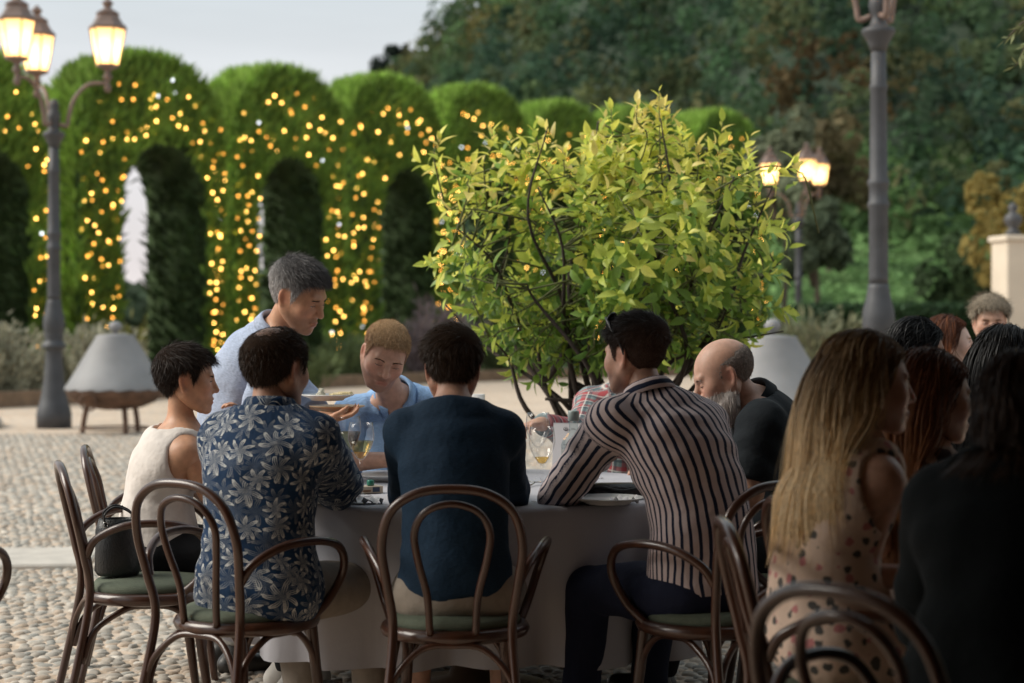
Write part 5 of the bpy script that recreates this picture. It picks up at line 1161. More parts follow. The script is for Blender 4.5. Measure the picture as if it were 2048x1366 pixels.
    for s in (-1, 1):
        n = 26; t = np.linspace(-1, 1, 7); le = np.array([[s * (.0315 + .0145 * q), 0, -.0005 - .0012 * (1 - q * q) + .001 * q] for q in t]); le[:, 1] = [surf_y(a[0], a[2]) + .0012 for a in le]
        if eyes is None:
            v, f = tube(T3(le), [.0007, .0017, .0017, .0008], 5); obj('eyelashes', mesh_data('eyelashes', v, f, m_lash), root)
        else:
            upm = le.copy(); upm[:, 2] += (.0058 * (1 - t * t) + .001) * gaze - .003 * (1 - gaze) * (1 - t * t); dn = le.copy(); dn[:, 2] -= .0034 * (1 - t * t); upm[:, 1] = [surf_y(a[0], a[2]) + .0010 for a in upm]; dn[:, 1] = [surf_y(a[0], a[2]) + .0010 for a in dn]
            VV = np.concatenate([upm, dn]); cc_ = np.tile((.62, .55, .52), (14, 1)); cc_[[2, 3, 4, 9, 10, 11]] = eyes; cc_[[3, 10]] = (.01, .01, .01)
            ff = np.array([(i, i + 1, 8 + i, 7 + i) for i in range(6)]); obj('eye', mesh_data('eye', T3(VV), ff, m_eyew, True, {'Col': ('FLOAT_COLOR', rgba(cc_))}), root)
            v, f = tube(T3(upm), [.0006, .0014, .0014, .0008], 5); obj('eyelashes', mesh_data('eyelashes', v, f, m_lash), root)
            crs = le.copy(); crs[:, 2] += .0085 * (1 - .5 * t * t) * (.55 + .45 * gaze); crs[:, 1] = [surf_y(a[0], a[2]) + .0004 for a in crs]; v, f = tube(T3(crs), [.0003, .0007, .0007, .0003], 4); obj('eyelid_crease_shade', mesh_data('eyelid_crease_shade', v, f, m_crease), root)
        if brows is not None:
            q = RNG.uniform(0, 1, 90); bx = .013 + .033 * q; bz = .0185 + .0075 * q - .0045 * q * q + RNG.normal(size=90) * .0017 * (1.2 - q); p0 = np.stack([s * bx, [surf_y(a, b) + .0006 for a, b in zip(bx, bz)], bz], 1)
            d0 = np.stack([s * np.full(90, .85), np.full(90, .12), .28 - .45 * q], 1); v, f, c = strand_strips(p0, d0, np.zeros((90, 3)), np.full(90, .0095), np.full(90, .0016), np.tile(brows, (90, 1)) * RNG.uniform(.7, 1.2, (90, 1)), 2)
            obj('eyebrow', mesh_data('eyebrow', T3(v), f, m_hair, False, {'Col': ('FLOAT_COLOR', rgba(c))}), root)
    def hair_piece(name, mask, thick, length, comb, nst, width, col, lift=.5, grav=0.2, jit=.25, cap=True, tipcol=None, colfn=None):
        w0 = mask(hv); out = None; c0 = np.asarray(col, float)
        if cap:
            th = thick(hv) * np.clip(w0, 0, 1); sel = (w0[hf] > .35 + .25 * wav(hv, 260)[hf]).all(1); ids = np.unique(hf[sel]); mp_ = -np.ones(len(hv), int); mp_[ids] = np.arange(len(ids))
            cv = (hv + hn * (th + .0008)[:, None])[ids]; cc_ = colfn(hv[ids]) if colfn else np.tile(c0, (len(ids), 1)); cc_ = cc_ * .85
            out = obj(name, mesh_data(name, T3(cv), mp_[hf[sel]], m_haircap, True, {'Col': ('FLOAT_COLOR', rgba(cc_))}), root)
        p, i, b = pick(hv, hf, np.clip(w0, 0, 1) ** .7, nst); nn = (hn[hf[i]] * b[:, :, None]).sum(1); wt = np.clip((w0[hf[i]] * b).sum(1), 0, 1)
        p = p + nn * (thick(p) * wt * .8)[:, None]; cb = comb(p, nn); cb = cb - nn * (cb * nn).sum(1)[:, None] * .7; cb /= np.linalg.norm(cb, axis=1)[:, None] + 1e-9
        p = p + nn * .001; d = nn * lift + cb + RNG.normal(size=(nst, 3)) * jit; ln = length(p) * RNG.uniform(.6, 1.2, nst) * (.35 + .65 * wt)
        cs = (colfn(p) if colfn else np.tile(c0, (nst, 1))) * RNG.uniform(.55, 1.6, (nst, 1)); bend = np.tile((M.T @ np.array([0, 0, -1.])) * grav, (nst, 1)) - nn * lift * .8 + RNG.normal(size=(nst, 3)) * .12
        v, f, c = strand_strips(p, d, bend, ln, np.full(nst, width), cs, 3)
        st = obj('strands' if out else name, mesh_data('strands', T3(v), f, m_hair, False, {'Col': ('FLOAT_COLOR', rgba(c))}), out or root)
        return out or st
    if hair:
        k_ = hair['kind']; hc = np.array(hair['col'], float); rec = hair.get('recede', 0)
        noear = lambda v: 1 - np.clip((np.abs(v[:, 0]) - .0745) / .003, 0, 1) * ((v[:, 2] < .045) & (v[:, 2] > -.05) & (v[:, 1] < .025) & (v[:, 1] > -.045))
        def msk(v): 
            m_ = np.clip((v[:, 2] - hairline(v[:, 1], rec)) / .012, 0, 1) * noear(v)
            if k_ == 'balding': m_ = m_ * (1 - .97 * np.exp(-(((v[:, 0] / .046) ** 2 + ((v[:, 1] + .045) / .050) ** 2) ** 2)) * (v[:, 2] > .06)) 
            if k_ == 'fringe': m_ = m_ * smooth(.058, .03, v[:, 2] + .25 * (v[:, 1])) * smooth(.03, -.005, v[:, 1] - .25 * (.03 - v[:, 2]))
            return m_
        topw = lambda v: smooth(.02, .085, v[:, 2]); back = lambda v: smooth(.03, -.05, v[:, 1])
        tt, ts_, = hair.get('top', .02), hair.get('side', .008)
        thick = lambda v: ts_ + (tt - ts_) * topw(v); 
        if k_ in ('short', 'balding', 'fringe', 'pixie'):
            cmb = hair.get('comb', (0, 1, 0)); wh = np.array([0, -.055, .10])
            def comb(p, n):                                     # hair radiates from the whorl, down on the sides
                q = p - wh; q = q / (np.linalg.norm(q, axis=1)[:, None] + 1e-6); return q * .8 + np.array(cmb) * topw(p)[:, None] * .8 + np.array([0, -.25, -1.]) * (1 - topw(p))[:, None]
            ll = lambda p: hair.get('ls', .014) + (hair.get('lt', .035) - hair.get('ls', .014)) * topw(p)
            cf = None
            if hair.get('sidecol') is not None:
                sc2 = np.array(hair['sidecol']); cf = lambda v: sc2 + (hc - sc2) * smooth(.01, .09, v[:, 2] + .3 * v[:, 1])[:, None]
            hair_piece('hair', msk, thick, ll, comb, hair.get('n', 4200), hair.get('w', .0016), hc, hair.get('lift', .45), hair.get('grav', .3), hair.get('jit', .22), True, None, cf)
        else:                                                   # long hair falling over the shoulders
            hair_piece('hair', msk, lambda v: .010 + .006 * topw(v), lambda p: np.full(len(p), .05), lambda p, n: np.array([0, -.7, -.5]) + np.sign(p[:, :1]) * np.array([.5, 0, 0]), 3000, .0022, hc, .22, .2, .10)
            tip = np.array(hair.get('tip', hc)); Lh = hair.get('len', .4); N_ = int(hair.get('n', 3200) * 1.8)
            def lmask(v): return msk(v) * smooth(.030, -.012, v[:, 1] - .15 * np.clip(v[:, 2] - .05, 0, .1)) 
            p, i, b = pick(hv, hf, np.clip(lmask(hv), 0, 1) + 1e-7, N_); nn = (hn[hf[i]] * b[:, :, None]).sum(1); p = p + nn * .017; dl = np.array([0, -.75, -.45]) + nn * .2 + np.sign(p[:, :1]) * np.array([.25, 0, 0])
            if hair.get('tail'): dl = dl + (np.array([0, -.105, .02]) - p) * 14
            pw = T3(p); dw = dl @ M.T; segs = 13; g3 = np.array([0, 0, -1.]); pts = [pw]; d = dw / np.linalg.norm(dw, axis=1)[:, None]; bd_last = np.full(N_, 9.); step = Lh * RNG.uniform(.72, 1.08, N_) / segs; tailw = T3(np.array([[0, -.125, .0]]))[0]
            wv_ = RNG.normal(size=(N_, 3)) * .05; flow = np.array(hair.get('flow', (0, 0, 0)), float)
            for s_ in range(segs):
                d = d * (.70 if s_ < 3 else .62) + (g3 + flow * (1 if s_ > 3 else 0)) * (.36 if s_ < 3 else .44) + wv_ * .5; 
                if s_ >= 3 and not hair.get('tail'):                      # the hair parts round the shoulder: down the back or over the chest
                    yl = (pts[-1] - neck) @ sf; xl = np.abs((pts[-1] - neck) @ sr); sd2 = np.where(yl < .025, -1., 1.) * np.where(xl > .05, 1.0, .25); pw_ = .42 * np.clip(np.where(yl < .025, yl + .11, .11 - yl) / .05, 0, 1); d = d + (sd2 * pw_)[:, None] * sf * (bd_last < .07)[:, None]
                if hair.get('tail') and s_ < 4: d = d + (tailw - pts[-1]) * 5
                d = d / np.linalg.norm(d, axis=1)[:, None]; q = pts[-1] + d * step[:, None]
                ql = ((q - head) @ M) / hs; hd_ = head_sdf(ql.astype(np.float32), fem, jaw, nose, False) * hs; bd = smin(torso(q.astype(np.float32), .014), sd_cone(q.astype(np.float32), nk0, nk1, nr_, nr_ + .01), .03)
                for s__ in (sL, sR): bd = smin(bd, sd_cone(q.astype(np.float32), neck, s__, .062, .07), .03)
                bd_last = bd; cen = np.where((hd_ < bd)[:, None], head, np.stack([np.interp(q[:, 2], S[:, 2], S[:, 0]), np.interp(q[:, 2], S[:, 2], S[:, 1]), q[:, 2]], 1)); o_ = q - cen; o_ /= np.linalg.norm(o_, axis=1)[:, None] + 1e-6
                dep = np.clip((.007 + .013 * (hd_ < bd)) * (1 + .6 * wv_[:, 0] * 6) - np.minimum(hd_, bd), 0, .05); q = q + o_ * dep[:, None]; pts.append(q)
            pts = np.stack(pts, 1); sd_ = np.cross(d, nn @ M.T + RNG.normal(size=(N_, 3)) * .5); sd_ /= np.linalg.norm(sd_, axis=1)[:, None] + 1e-9
            wk = (.0024 * (1 - .75 * np.linspace(0, 1, segs + 1) ** 2))[None, :, None]; VV = np.stack([pts - sd_[:, None] * wk / 2, pts + sd_[:, None] * wk / 2], 2).reshape(-1, 3)
            bq = np.arange(N_)[:, None] * (2 * segs + 2); FF = np.concatenate([bq + np.array([2 * k, 2 * k + 1, 2 * k + 3, 2 * k + 2]) for k in range(segs)])
            tt_ = np.repeat(np.tile(smooth(.05, .55, np.linspace(0, 1, segs + 1)), (N_, 1)), 2, 1).reshape(-1, 1); cs = (hc * (1 - tt_) + tip * tt_) * np.repeat(RNG.uniform(.82, 1.2, (N_, 1)), 2 * segs + 2, 0)
            obj('long_strands', mesh_data('long_strands', VV, FF, m_hair, False, {'Col': ('FLOAT_COLOR', rgba(cs))}), root)
    if beard:
        bm_ = lambda v: smooth(-.030, -.052, v[:, 2] + .35 * np.clip(.035 - v[:, 1], 0, .1)) * smooth(-.02, .012, v[:, 1]) * (1 - .95 * np.exp(-((v[:, 0] / .021) ** 4 + ((v[:, 2] + .066) / .010) ** 4)))
        hair_piece('beard', bm_, lambda v: beard['thick'] * smooth(-.03, -.09, v[:, 2]), lambda p: np.full(len(p), beard['len']), lambda p, n: np.tile((0, .25, -1.), (len(p), 1)), beard['n'], beard.get('w', .0016), beard['col'], .45, .5, .2)
    return dict(root=root, O=O, T3=T3, head=head, M=M, neck=neck, S=S, sR=sR, sL=sL, sr=sr, sf=sf, body=body)

# ------------------------------------------------ cloth
def cloth(name, col, rough=.85, bump=.35, weave=900, fib=0.0, sheen=.1): 
    m = mat(name, col, rough, .10 + fib, 25, bump, 35, spec=.25); return m
def tc_nodes(m):
    t = m.node_tree; N = t.nodes; a = N.new('ShaderNodeAttribute'); a.attribute_name = 'tc'; return N, t.links.new, a.outputs['Vector'], N['Principled BSDF']
def math_(N, lk, op, a, b=None, c=None):
    n = N.new('ShaderNodeMath'); n.operation = op
    for i, v in enumerate((a, b, c)):
        if v is None: continue
        if isinstance(v, (int, float)): n.inputs[i].default_value = v
        else: lk(v, n.inputs[i])
    return n.outputs[0]
def mixc(N, lk, fac, a, b):
    n = N.new('ShaderNodeMix'); n.data_type = 'RGBA'
    if isinstance(fac, (int, float)): n.inputs[0].default_value = fac
    else: lk(fac, n.inputs[0])
    for i, v in ((6, a), (7, b)):
        if isinstance(v, tuple): n.inputs[i].default_value = (*v, 1)
        else: lk(v, n.inputs[i])
    return n.outputs[2]
def striped_cloth():
    m = cloth('navy striped shirting', (.6, .5, .5), bump=.5); N, lk, vec, b = tc_nodes(m); sx = N.new('ShaderNodeSeparateXYZ'); lk(vec, sx.inputs[0])
    nz = N.new('ShaderNodeTexNoise'); nz.inputs['Scale'].default_value = 14; lk(vec, nz.inputs['Vector']); wob = math_(N, lk, 'MULTIPLY', nz.outputs['Fac'], .006)
    u = math_(N, lk, 'ADD', sx.outputs[0], wob); fr = math_(N, lk, 'FRACT', math_(N, lk, 'DIVIDE', u, .0262)); s = math_(N, lk, 'LESS_THAN', fr, .37)
    lk(mixc(N, lk, s, (.60, .50, .50), (.012, .018, .045)), b.inputs['Base Color']); return m
def palm_cloth():
    m = cloth('navy palm print cotton', (.02, .05, .1), bump=.45); N, lk, vec, b = tc_nodes(m)
    fac = None
    for scale, off in ((12.8, (0, 0, 0)), (15.0, (.37, .21, 0))):
        ad = N.new('ShaderNodeVectorMath'); ad.operation = 'ADD'; lk(vec, ad.inputs[0]); ad.inputs[1].default_value = off
        vo = N.new('ShaderNodeTexVoronoi'); vo.voronoi_dimensions = '2D'; vo.inputs['Scale'].default_value = scale; vo.inputs['Randomness'].default_value = .75; lk(ad.outputs[0], vo.inputs['Vector'])
        sb = N.new('ShaderNodeVectorMath'); sb.operation = 'SUBTRACT'; lk(ad.outputs[0], sb.inputs[0]); lk(vo.outputs['Position'], sb.inputs[1])
        s3 = N.new('ShaderNodeSeparateXYZ'); lk(sb.outputs[0], s3.inputs[0]); sc = N.new('ShaderNodeSeparateColor'); lk(vo.outputs['Color'], sc.inputs[0])
        x, y = s3.outputs[0], s3.outputs[1]; r = math_(N, lk, 'SQRT', math_(N, lk, 'ADD', math_(N, lk, 'MULTIPLY', x, x), math_(N, lk, 'MULTIPLY', y, y)))
        th = math_(N, lk, 'ADD', math_(N, lk, 'ARCTAN2', y, x), math_(N, lk, 'MULTIPLY', sc.outputs[0], 6.28)); th = math_(N, lk, 'ADD', th, math_(N, lk, 'MULTIPLY', r, 9.0))
        c = math_(N, lk, 'ABSOLUTE', math_(N, lk, 'COSINE', math_(N, lk, 'MULTIPLY', th, 3.5)))           # seven fronds
        rn = math_(N, lk, 'DIVIDE', r, .044); edge = math_(N, lk, 'MULTIPLY', math_(N, lk, 'POWER', c, 1.5), math_(N, lk, 'ADD', .72, math_(N, lk, 'MULTIPLY', sc.outputs[1], .4)))
        nzz = N.new('ShaderNodeTexNoise'); nzz.inputs['Scale'].default_value = 160; lk(vec, nzz.inputs['Vector']); jag = math_(N, lk, 'MULTIPLY', math_(N, lk, 'SUBTRACT', nzz.outputs['Fac'], .5), .30)
        dlt = math_(N, lk, 'ADD', math_(N, lk, 'SUBTRACT', edge, rn), jag); ins = math_(N, lk, 'GREATER_THAN', dlt, 0); inner = math_(N, lk, 'GREATER_THAN', dlt, .17); mid = math_(N, lk, 'GREATER_THAN', c, .985)
        f = math_(N, lk, 'MAXIMUM', math_(N, lk, 'SUBTRACT', ins, inner), math_(N, lk, 'MULTIPLY', math_(N, lk, 'MULTIPLY', ins, mid), .75))
        tk = math_(N, lk, 'MULTIPLY', math_(N, lk, 'LESS_THAN', math_(N, lk, 'ABSOLUTE', math_(N, lk, 'ADD', x, math_(N, lk, 'MULTIPLY', y, .15))), .0035), math_(N, lk, 'LESS_THAN', y, -.008)); tk = math_(N, lk, 'MULTIPLY', tk, math_(N, lk, 'GREATER_THAN', math_(N, lk, 'FRACT', math_(N, lk, 'MULTIPLY', y, 180)), .45))
        f = math_(N, lk, 'MAXIMUM', f, math_(N, lk, 'MULTIPLY', math_(N, lk, 'MULTIPLY', tk, math_(N, lk, 'LESS_THAN', r, .045)), .6))
        if off[0]: f = math_(N, lk, 'MULTIPLY', f, .33)
        fac = f if fac is None else math_(N, lk, 'MAXIMUM', fac, f)
    lk(mixc(N, lk, fac, (.010, .034, .085), (.52, .53, .52)), b.inputs['Base Color']); return m
def plaid_cloth():
    m = cloth('red and grey plaid flannel', (.4, .4, .4)); N, lk, vec, b = tc_nodes(m); sx = N.new('ShaderNodeSeparateXYZ'); lk(vec, sx.inputs[0]); col = (.23, .30, .31)
    def band(ax, per, ph, wd): return math_(N, lk, 'LESS_THAN', math_(N, lk, 'ABSOLUTE', math_(N, lk, 'SUBTRACT', math_(N, lk, 'FRACT', math_(N, lk, 'ADD', math_(N, lk, 'DIVIDE', sx.outputs[ax], per), ph)), .5)), wd)
    o = mixc(N, lk, math_(N, lk, 'MULTIPLY', band(0, .055, 0, .16), .6), (.22, .29, .30), (.40, .03, .04)); o = mixc(N, lk, math_(N, lk, 'MULTIPLY', band(1, .055, 0, .16), .6), o, (.40, .03, .04))
    o = mixc(N, lk, math_(N, lk, 'MULTIPLY', band(0, .055, .4, .10), .6), o, (.04, .06, .08)); o = mixc(N, lk, math_(N, lk, 'MULTIPLY', band(1, .055, .4, .10), .6), o, (.04, .06, .08))
    o = mixc(N, lk, math_(N, lk, 'MULTIPLY', band(0, .055, .22, .035), .7), o, (.65, .60, .55)); o = mixc(N, lk, math_(N, lk, 'MULTIPLY', band(1, .055, .22, .035), .7), o, (.65, .60, .55)); lk(o, b.inputs['Base Color']); return m
def linen_cloth(name, c):
    m = cloth(name, c, bump=.45); N, lk, vec, b = tc_nodes(m); mp_ = N.new('ShaderNodeMapping'); mp_.inputs['Scale'].default_value = (60, 420, 1); lk(vec, mp_.inputs[0]); n1 = N.new('ShaderNodeTexNoise'); n1.inputs['Scale'].default_value = 1; n1.inputs['Detail'].default_value = 2; lk(mp_.outputs[0], n1.inputs['Vector'])
    r = N.new('ShaderNodeMapRange'); r.inputs['From Min'].default_value = .35; r.inputs['From Max'].default_value = .65; lk(n1.outputs['Fac'], r.inputs['Value']); lk(mixc(N, lk, r.outputs[0], tuple(x * .80 for x in c), tuple(min(1, x * 1.15) for x in c)), b.inputs['Base Color']); return m
def floral_cloth(name, basec, dark, pink, sc=9):
    m = cloth(name, basec); N, lk, vec, b = tc_nodes(m); tcn = N.new('ShaderNodeTexCoord'); 
    n1 = N.new('ShaderNodeTexNoise'); n1.inputs['Scale'].default_value = sc * 1.6; n1.inputs['Detail'].default_value = 5; lk(tcn.outputs['Object'], n1.inputs['Vector']); v1 = N.new('ShaderNodeTexVoronoi'); v1.inputs['Scale'].default_value = sc; lk(tcn.outputs['Object'], v1.inputs['Vector'])
    sc_ = N.new('ShaderNodeSeparateColor'); lk(v1.outputs['Color'], sc_.inputs[0]); dd = math_(N, lk, 'ADD', v1.outputs['Distance'], math_(N, lk, 'MULTIPLY', math_(N, lk, 'SUBTRACT', n1.outputs['Fac'], .5), .7))
    leafm = math_(N, lk, 'MULTIPLY', math_(N, lk, 'LESS_THAN', dd, .36), math_(N, lk, 'LESS_THAN', sc_.outputs[0], .62)); flo = math_(N, lk, 'MULTIPLY', math_(N, lk, 'LESS_THAN', dd, .34), math_(N, lk, 'GREATER_THAN', sc_.outputs[0], .66))
    o = mixc(N, lk, leafm, basec, dark); o = mixc(N, lk, flo, o, pink); lk(o, b.inputs['Base Color']); return m

C_palm, C_str, C_plaid = palm_cloth(), striped_cloth(), plaid_cloth()
C_navy = linen_cloth('deep navy linen', (.010, .030, .060)); C_wait = linen_cloth('pale blue linen', (.36, .42, .55)); C_blue = linen_cloth('sky blue cotton', (.27, .43, .68)); C_black = cloth('black polo knit', (.010, .014, .018)); C_white = cloth('off white crepe', (.66, .61, .57), bump=.4)
C_flor = floral_cloth('peach floral viscose', (.66, .50, .40), (.09, .085, .08), (.50, .20, .20), 30); C_flor2 = floral_cloth('pale floral', (.42, .33, .28), (.05, .04, .05), (.35, .1, .1), 14); C_dark = cloth('black crepe', (.003, .005, .006), 1.0); C_pale = floral_cloth('pale blue print', (.45, .55, .58), (.15, .22, .25), (.5, .5, .45), 22)
T_beige = cloth('beige chino', (.29, .25, .21)); T_grey = cloth('pale grey chino', (.42, .40, .37)); T_navy = cloth('navy trousers', (.010, .014, .035)); T_black = cloth('black trousers', (.008, .009, .011))
GS = 'guests round the central table'; GR = 'guests at the tables on the right'

# 1 woman in the white sleeveless blouse, left
Y = 6.45
person('woman with short dark hair in a white sleeveless blouse, profile to the right', P(318, 1085, Y), P(368, 868, Y), P(374, 762, Y), -75, -68, -80, -3, 0, .135, 0,
       el=P(458, 965, 6.75), wl=P(500, 845, 6.75), er=P(418, 985, 6.35), wr=P(470, 940, 6.6), skin='tan', fem=1, jaw=.88, nose=.95, shirt=dict(mat=C_white, sleeves='none', tank=True, g=.014, hem=-.02, name='blouse', neck_h=.002, neck_tilt=-.1), trousers=dict(mat=T_black),
       hair=dict(kind='pixie', col=(.022, .013, .009), scalp=(.05, .03, .02), top=.020, side=.010, lt=.042, ls=.022, n=9000, w=.0012, lift=.28, grav=.5, jit=.22), brows=(.03, .02, .015), eyes=(.06, .03, .02), group=GS, shoe=m_shoe,
       hl=dict(dir=(-.55, -.35, .75), palm=(-.6, -.3, -.4), curl=.5))
# 2 standing man in pale blue
person('standing grey haired man in a pale blue shirt holding plates', P(462, 930, 7.05), P(548, 668, 6.95), P(596, 592, 6.85), -65, -72, -112, -24, 6, .165, 0,
       el=P(610, 800, 7.25), wl=P(634, 828, 6.9), er=P(508, 850, 6.7), wr=P(640, 838, 6.62), skin='tan', hs=1.10, shirt=dict(mat=C_wait, sleeves='long', collar=True, cuff=.05, hem=-.10, open=.3, drop=.9, neck_h=.015), trousers=dict(mat=T_grey), legs='stand',
       hair=dict(kind='short', col=(.075, .07, .07), sidecol=(.40, .385, .38), scalp=(.16, .12, .10), top=.020, side=.006, lt=.034, ls=.012, n=9500, w=.0012, lift=.45, comb=(0, 1, .2)), brows=(.05, .04, .035), eyes=(.03, .02, .015), gaze=.55, nose=1.05, stubble=.28, group=GS,
       hr=dict(dir=(.8, .2, .05), palm=(0, 0, 1), curl=.35, side=-1), hl=dict(dir=(.75, -.45, -.05), palm=(0, 0, 1), curl=.2, side=-1))
# 3 man in the palm print shirt
person('dark haired man in a navy palm tree print shirt, back to the camera', P(520, 1165, 5.56), P(540, 838, 5.58), P(552, 738, 5.62), -25, -25, -33, -4, 2, .156, 0,
       el=P(470, 1010, 5.9), wl=P(560, 985, 6.1), er=P(684, 982, 5.92), wr=P(640, 955, 6.15), skin='mid', hs=1.09, bulk=1.05, shirt=dict(mat=C_palm, sleeves='short', frac=.86, collar=True, g=.020, hem=-.10, loose=True, drop=.3, wrinkle=1.5), trousers=dict(mat=T_beige),
       hair=dict(kind='balding', col=(.036, .021, .013), scalp=(.15, .085, .055), top=.010, side=.011, lt=.022, ls=.020, n=9500, w=.0012, lift=.24), stubble=.3, group=GS)
# 4 fair haired man across the table
person('fair haired man in a sky blue open neck shirt looking down, facing the camera', P(800, 1040, 7.72), P(792, 798, 7.22), P(768, 712, 7.0), 178, 182, 192, -26, -14, .18, -6,
       el=P(925, 915, 7.1), wl=P(870, 925, 6.85), er=P(688, 925, 7.05), wr=P(800, 918, 6.85), skin='fair', hs=1.05, tcb=-1, shirt=dict(mat=C_blue, sleeves='rolled', roll=.18, collar=True, open=.42, drop=1.1, vneck=.17, fine=True, neck_h=.02), trousers=dict(mat=T_grey),
       hair=dict(kind='short', col=(.42, .27, .145), scalp=(.40, .24, .16), sidecol=(.46, .29, .19), top=.014, side=.0035, lt=.018, ls=.007, n=11000, lift=.7, w=.0010), brows=(.13, .075, .04), eyes=(.05, .05, .05), gaze=.4, stubble=.42, group=GS, nose=1.1)
# 5 man in navy
person('brown haired man in a navy linen shirt, back to the camera, centre', P(912, 1170, 5.42), P(906, 822, 5.5), P(905, 738, 5.58), 0, 0, 2, -8, 0, .142, 0,
       el=P(815, 988, 5.88), wl=P(850, 945, 6.1), er=P(1020, 988, 5.88), wr=P(985, 945, 6.1), skin='fair', bulk=.93, shirt=dict(mat=C_navy, sleeves='long', collar=False, g=.016, hem=-.03, neck_h=.014), trousers=dict(mat=T_beige, len=.5),
       hair=dict(kind='short', col=(.050, .031, .020), scalp=(.07, .04, .03), top=.024, side=.009, lt=.042, ls=.022, n=11000, w=.0012, lift=.22, grav=.45, comb=(-.9, .7, 0)), group=GS)
# 6 person in plaid
person('person in a red and grey plaid shirt, head hidden behind the striped man', P(1262, 1030, 7.85), P(1264, 782, 7.62), P(1266, 700, 7.52), 178, 180, 180, -15, 0, .175, 0,
       el=P(1335, 900, 7.4), wl=P(1290, 930, 7.15), er=P(1158, 868, 7.42), wr=P(1082, 848, 7.15), skin='fair', tcb=-1, shirt=dict(mat=C_plaid, sleeves='long', collar=True), trousers=dict(mat=T_black),
       hair=dict(kind='short', col=(.06, .04, .025), scalp=(.1, .07, .05), n=2500), group=GS, hr=dict(dir=(-.6, -.7, 0), palm=(.2, 0, -1), curl=.6))
# 7 man in stripes
p7 = person('dark haired man in a navy striped shirt, sunglasses pushed up on his head', P(1405, 1165, 5.5), P(1303, 808, 5.6), P(1270, 714, 5.66), 32, 30, 47, -3, 0, .172, -3,
       el=P(1118, 992, 5.92), wl=P(1200, 905, 6.12), er=P(1452, 985, 5.9), wr=P(1330, 960, 6.15), skin='fair', shirt=dict(mat=C_str, sleeves='long', collar=True, collar_along=True, hem=-.035, g=.016, drop=.3, wrinkle=1.6), trousers=dict(mat=T_navy),
       hair=dict(kind='short', col=(.012, .009, .008), sidecol=(.085, .052, .040), scalp=(.17, .10, .075), top=.026, side=.002, lt=.036, ls=.005, n=11000, w=.0012, lift=.3, comb=(0, 1.2, .2)), brows=(.03, .02, .015), stubble=.55, group=GS)
# 8 bald man
person('bald man with a white beard and black polo shirt, leaning over the table', P(1575, 1110, 6.45), P(1512, 812, 6.38), P(1448, 752, 6.32), 88, 85, 92, -24, 0, .18, 0,
       el=P(1496, 985, 6.15), wl=P(1405, 945, 6.3), er=P(1500, 960, 6.7), wr=P(1390, 930, 6.65), skin='fair', hs=1.07, bulk=1.22, shirt=dict(mat=C_black, sleeves='short', frac=.86, collar=True, drop=.8), trousers=dict(mat=T_black),
       hair=dict(kind='fringe', col=(.34, .29, .26), top=.003, side=.003, lt=.008, ls=.008, n=3600, lift=.6, w=.0011), beard=dict(col=(.74, .68, .64), thick=.022, len=.042, n=7500, w=.0013), brows=(.35, .30, .27), group=GS, nose=1.15)
# 9 blonde woman
person('woman with long blonde hair and a peach floral sleeveless dress', P(1655, 1250, 4.3), P(1722, 905, 4.36), P(1738, 772, 4.36), -80, -74, -84, -2, 0, .14, 0,
       el=P(1790, 1130, 4.75), wl=P(1880, 1150, 4.7), er=P(1708, 1155, 4.22), wr=P(1870, 1152, 4.26), skin='fair', fem=1, jaw=.9, shirt=dict(mat=C_flor, sleeves='none', tank=True, skirt=True, g=.016, name='dress', neck_h=-.02), 
       hair=dict(kind='long', col=(.22, .14, .075), tip=(.85, .64, .38), len=.37, n=4200), group=GR, brows=(.06, .04, .03))
# 10 brown haired woman beside her
person('woman with long straight brown hair between the blonde and the one in black', P(1800, 1220, 4.8), P(1858, 915, 4.82), P(1868, 798, 4.82), -80, -75, -80, -4, 0, .135, 0, skin='mid', fem=1, jaw=.9,
       shirt=dict(mat=C_flor2, sleeves='none', tank=True, skirt=True, g=.016, name='dress', neck_h=-.02), hair=dict(kind='long', col=(.13, .048, .022), tip=(.28, .12, .05), len=.46, n=3600), group=GR)
# 11 woman in black, nearest
person('nearest woman, dark bob haircut and black top, at the right edge', P(2010, 1390, 3.5), P(2055, 950, 3.6), P(2052, 835, 3.64), -22, -22, -30, -4, 0, .155, 0, skin='fair', fem=1, bulk=1.08,
       shirt=dict(mat=C_dark, sleeves='long', g=.016, skirt=True, name='dress', neck_h=-.012), hair=dict(kind='long', col=(.026, .014, .009), tip=(.05, .026, .014), len=.07, n=3600), group=GR, shoe=m_shoed)
# 12 .. 15 the guests farther back on the right
person('woman with black hair tied in a ponytail, looking right', P(1790, 1000, 7.1), P(1815, 800, 7.1), P(1838, 704, 7.1), -75, -75, -78, -8, 0, .14, 0, skin='brown', fem=1, jaw=.9, shirt=dict(mat=C_dark, sleeves='long', skirt=True, name='dress'),
       hair=dict(kind='long', tail=True, col=(.006, .006, .007), len=.30, n=2600), brows=(.012, .01, .01), eyes=(.02, .012, .01), group=GR)
person('pale woman with red brown wavy hair in profile, far right background', P(1872, 900, 8.3), P(1890, 778, 8.3), P(1900, 688, 8.3), -95, -92, -97, 4, 0, .14, 0, skin='pale', fem=1, jaw=.9, nose=1.1, shirt=dict(mat=C_pale, sleeves='short', name='blouse'), trousers=dict(mat=T_black),
       hair=dict(kind='long', col=(.075, .026, .014), tip=(.26, .085, .03), len=.24, n=2600, recede=.008), brows=(.08, .035, .02), eyes=(.05, .05, .04), group=GR)
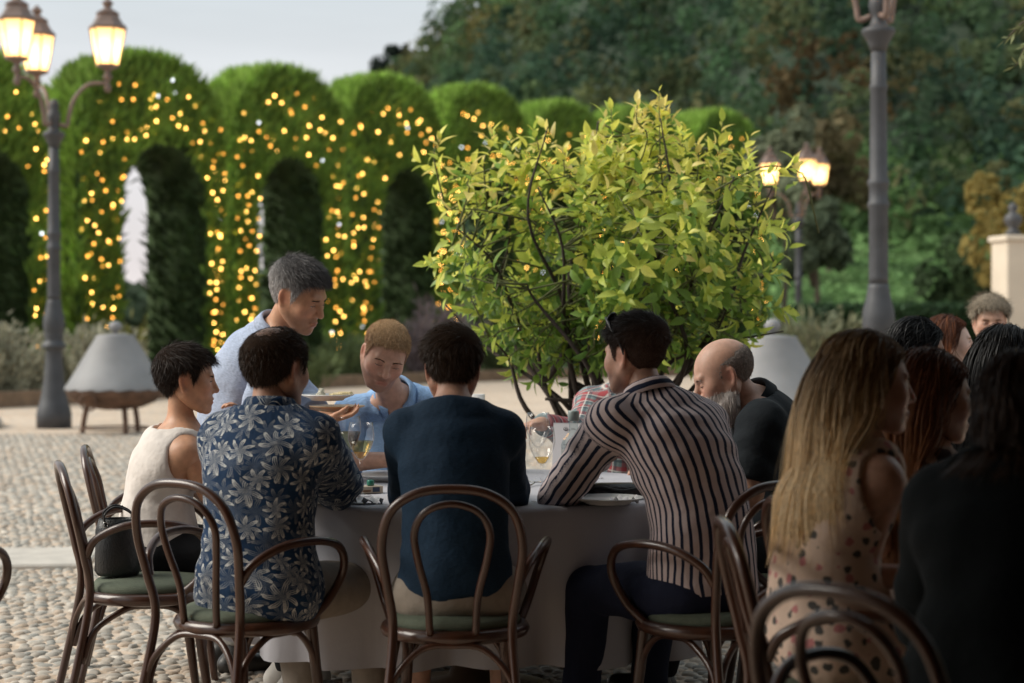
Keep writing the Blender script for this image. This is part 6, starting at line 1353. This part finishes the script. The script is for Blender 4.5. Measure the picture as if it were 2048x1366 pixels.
person('man with wavy ash grey hair facing the camera, far right background', P(1985, 870, 9.2), P(1982, 728, 9.2), P(1980, 645, 9.15), 175, 178, 172, -6, 0, .17, 0, skin='fair', tcb=-1, shirt=dict(mat=C_pale, sleeves='short', collar=True), trousers=dict(mat=T_grey),
       hair=dict(kind='short', col=(.30, .25, .19), scalp=(.3, .22, .16), top=.030, side=.014, lt=.05, ls=.02, n=4000, lift=.6, jit=.4), brows=(.2, .15, .1), eyes=(.05, .06, .06), group=GR)
p15 = person('woman with long black hair and sunglasses on top of her head, right', P(2012, 1010, 6.1), P(2012, 822, 6.1), P(2018, 730, 6.1), -60, -60, -62, -4, 0, .14, 0, skin='brown', fem=1, jaw=.9, shirt=dict(mat=C_dark, sleeves='long', skirt=True, name='dress'),
       hair=dict(kind='long', col=(.007, .006, .006), len=.36, n=3000), group=GR)
# sunglasses pushed up into the hair
m_shade = mat('dark sunglass lens', (.008, .008, .01), .08, 0, spec=.8); m_frame = mat('black plastic frame', (.012, .012, .014), .3, 0)
def sunglasses(label, p, up_, fwd_, mframe, k=1.0):
    e = empty('sunglasses', p['O'] + p['T3'](np.array([[0, fwd_, up_]]))[0]); tag(e, label, 'sunglasses'); o = np.array(e.location); W3 = lambda q: p['T3'](np.asarray(q, float)) + p['O'] - o
    for s in (-1, 1):
        a = np.linspace(0, 2 * np.pi, 17)[:-1]; rim = np.stack([s * .034 + np.cos(a) * .027, fwd_ + .012 * np.cos(a) * s * -.6 + 0 * a + np.sin(a) * -.012, up_ + np.sin(a) * .020], 1); v, f = tube(W3(rim), .0022 * k, 5, closed=True); obj('rim', mesh_data('rim', v, f, mframe), e)
        v = W3(np.vstack([rim, rim.mean(0)])); obj('lens', mesh_data('lens', v, [(i, (i + 1) % 16, 16) for i in range(16)], m_shade), e)
        v, f = tube(W3(spline([(s * .062, fwd_, up_ + .005), (s * .083, fwd_ - .04, up_ - .035), (s * .084, fwd_ - .075, up_ - .085), (s * .082, fwd_ - .085, up_ - .115)], 5)), [.0028 * k, .0028 * k, .0034 * k], 6); obj('temple', mesh_data('temple', v, f, mframe), e)
    v, f = tube(W3([(-.01, fwd_ + .002, up_ + .004), (0, fwd_ + .004, up_ + .006), (.01, fwd_ + .002, up_ + .004)]), .002 * k, 5); obj('bridge', mesh_data('bridge', v, f, mframe), e)
sunglasses('black sunglasses resting on the striped man\'s hair', p7, .122, .062, m_frame, 1.5)
sunglasses('thin metal sunglasses on the black haired woman\'s head at the right', p15, .118, .050, m_steel, 1.0)
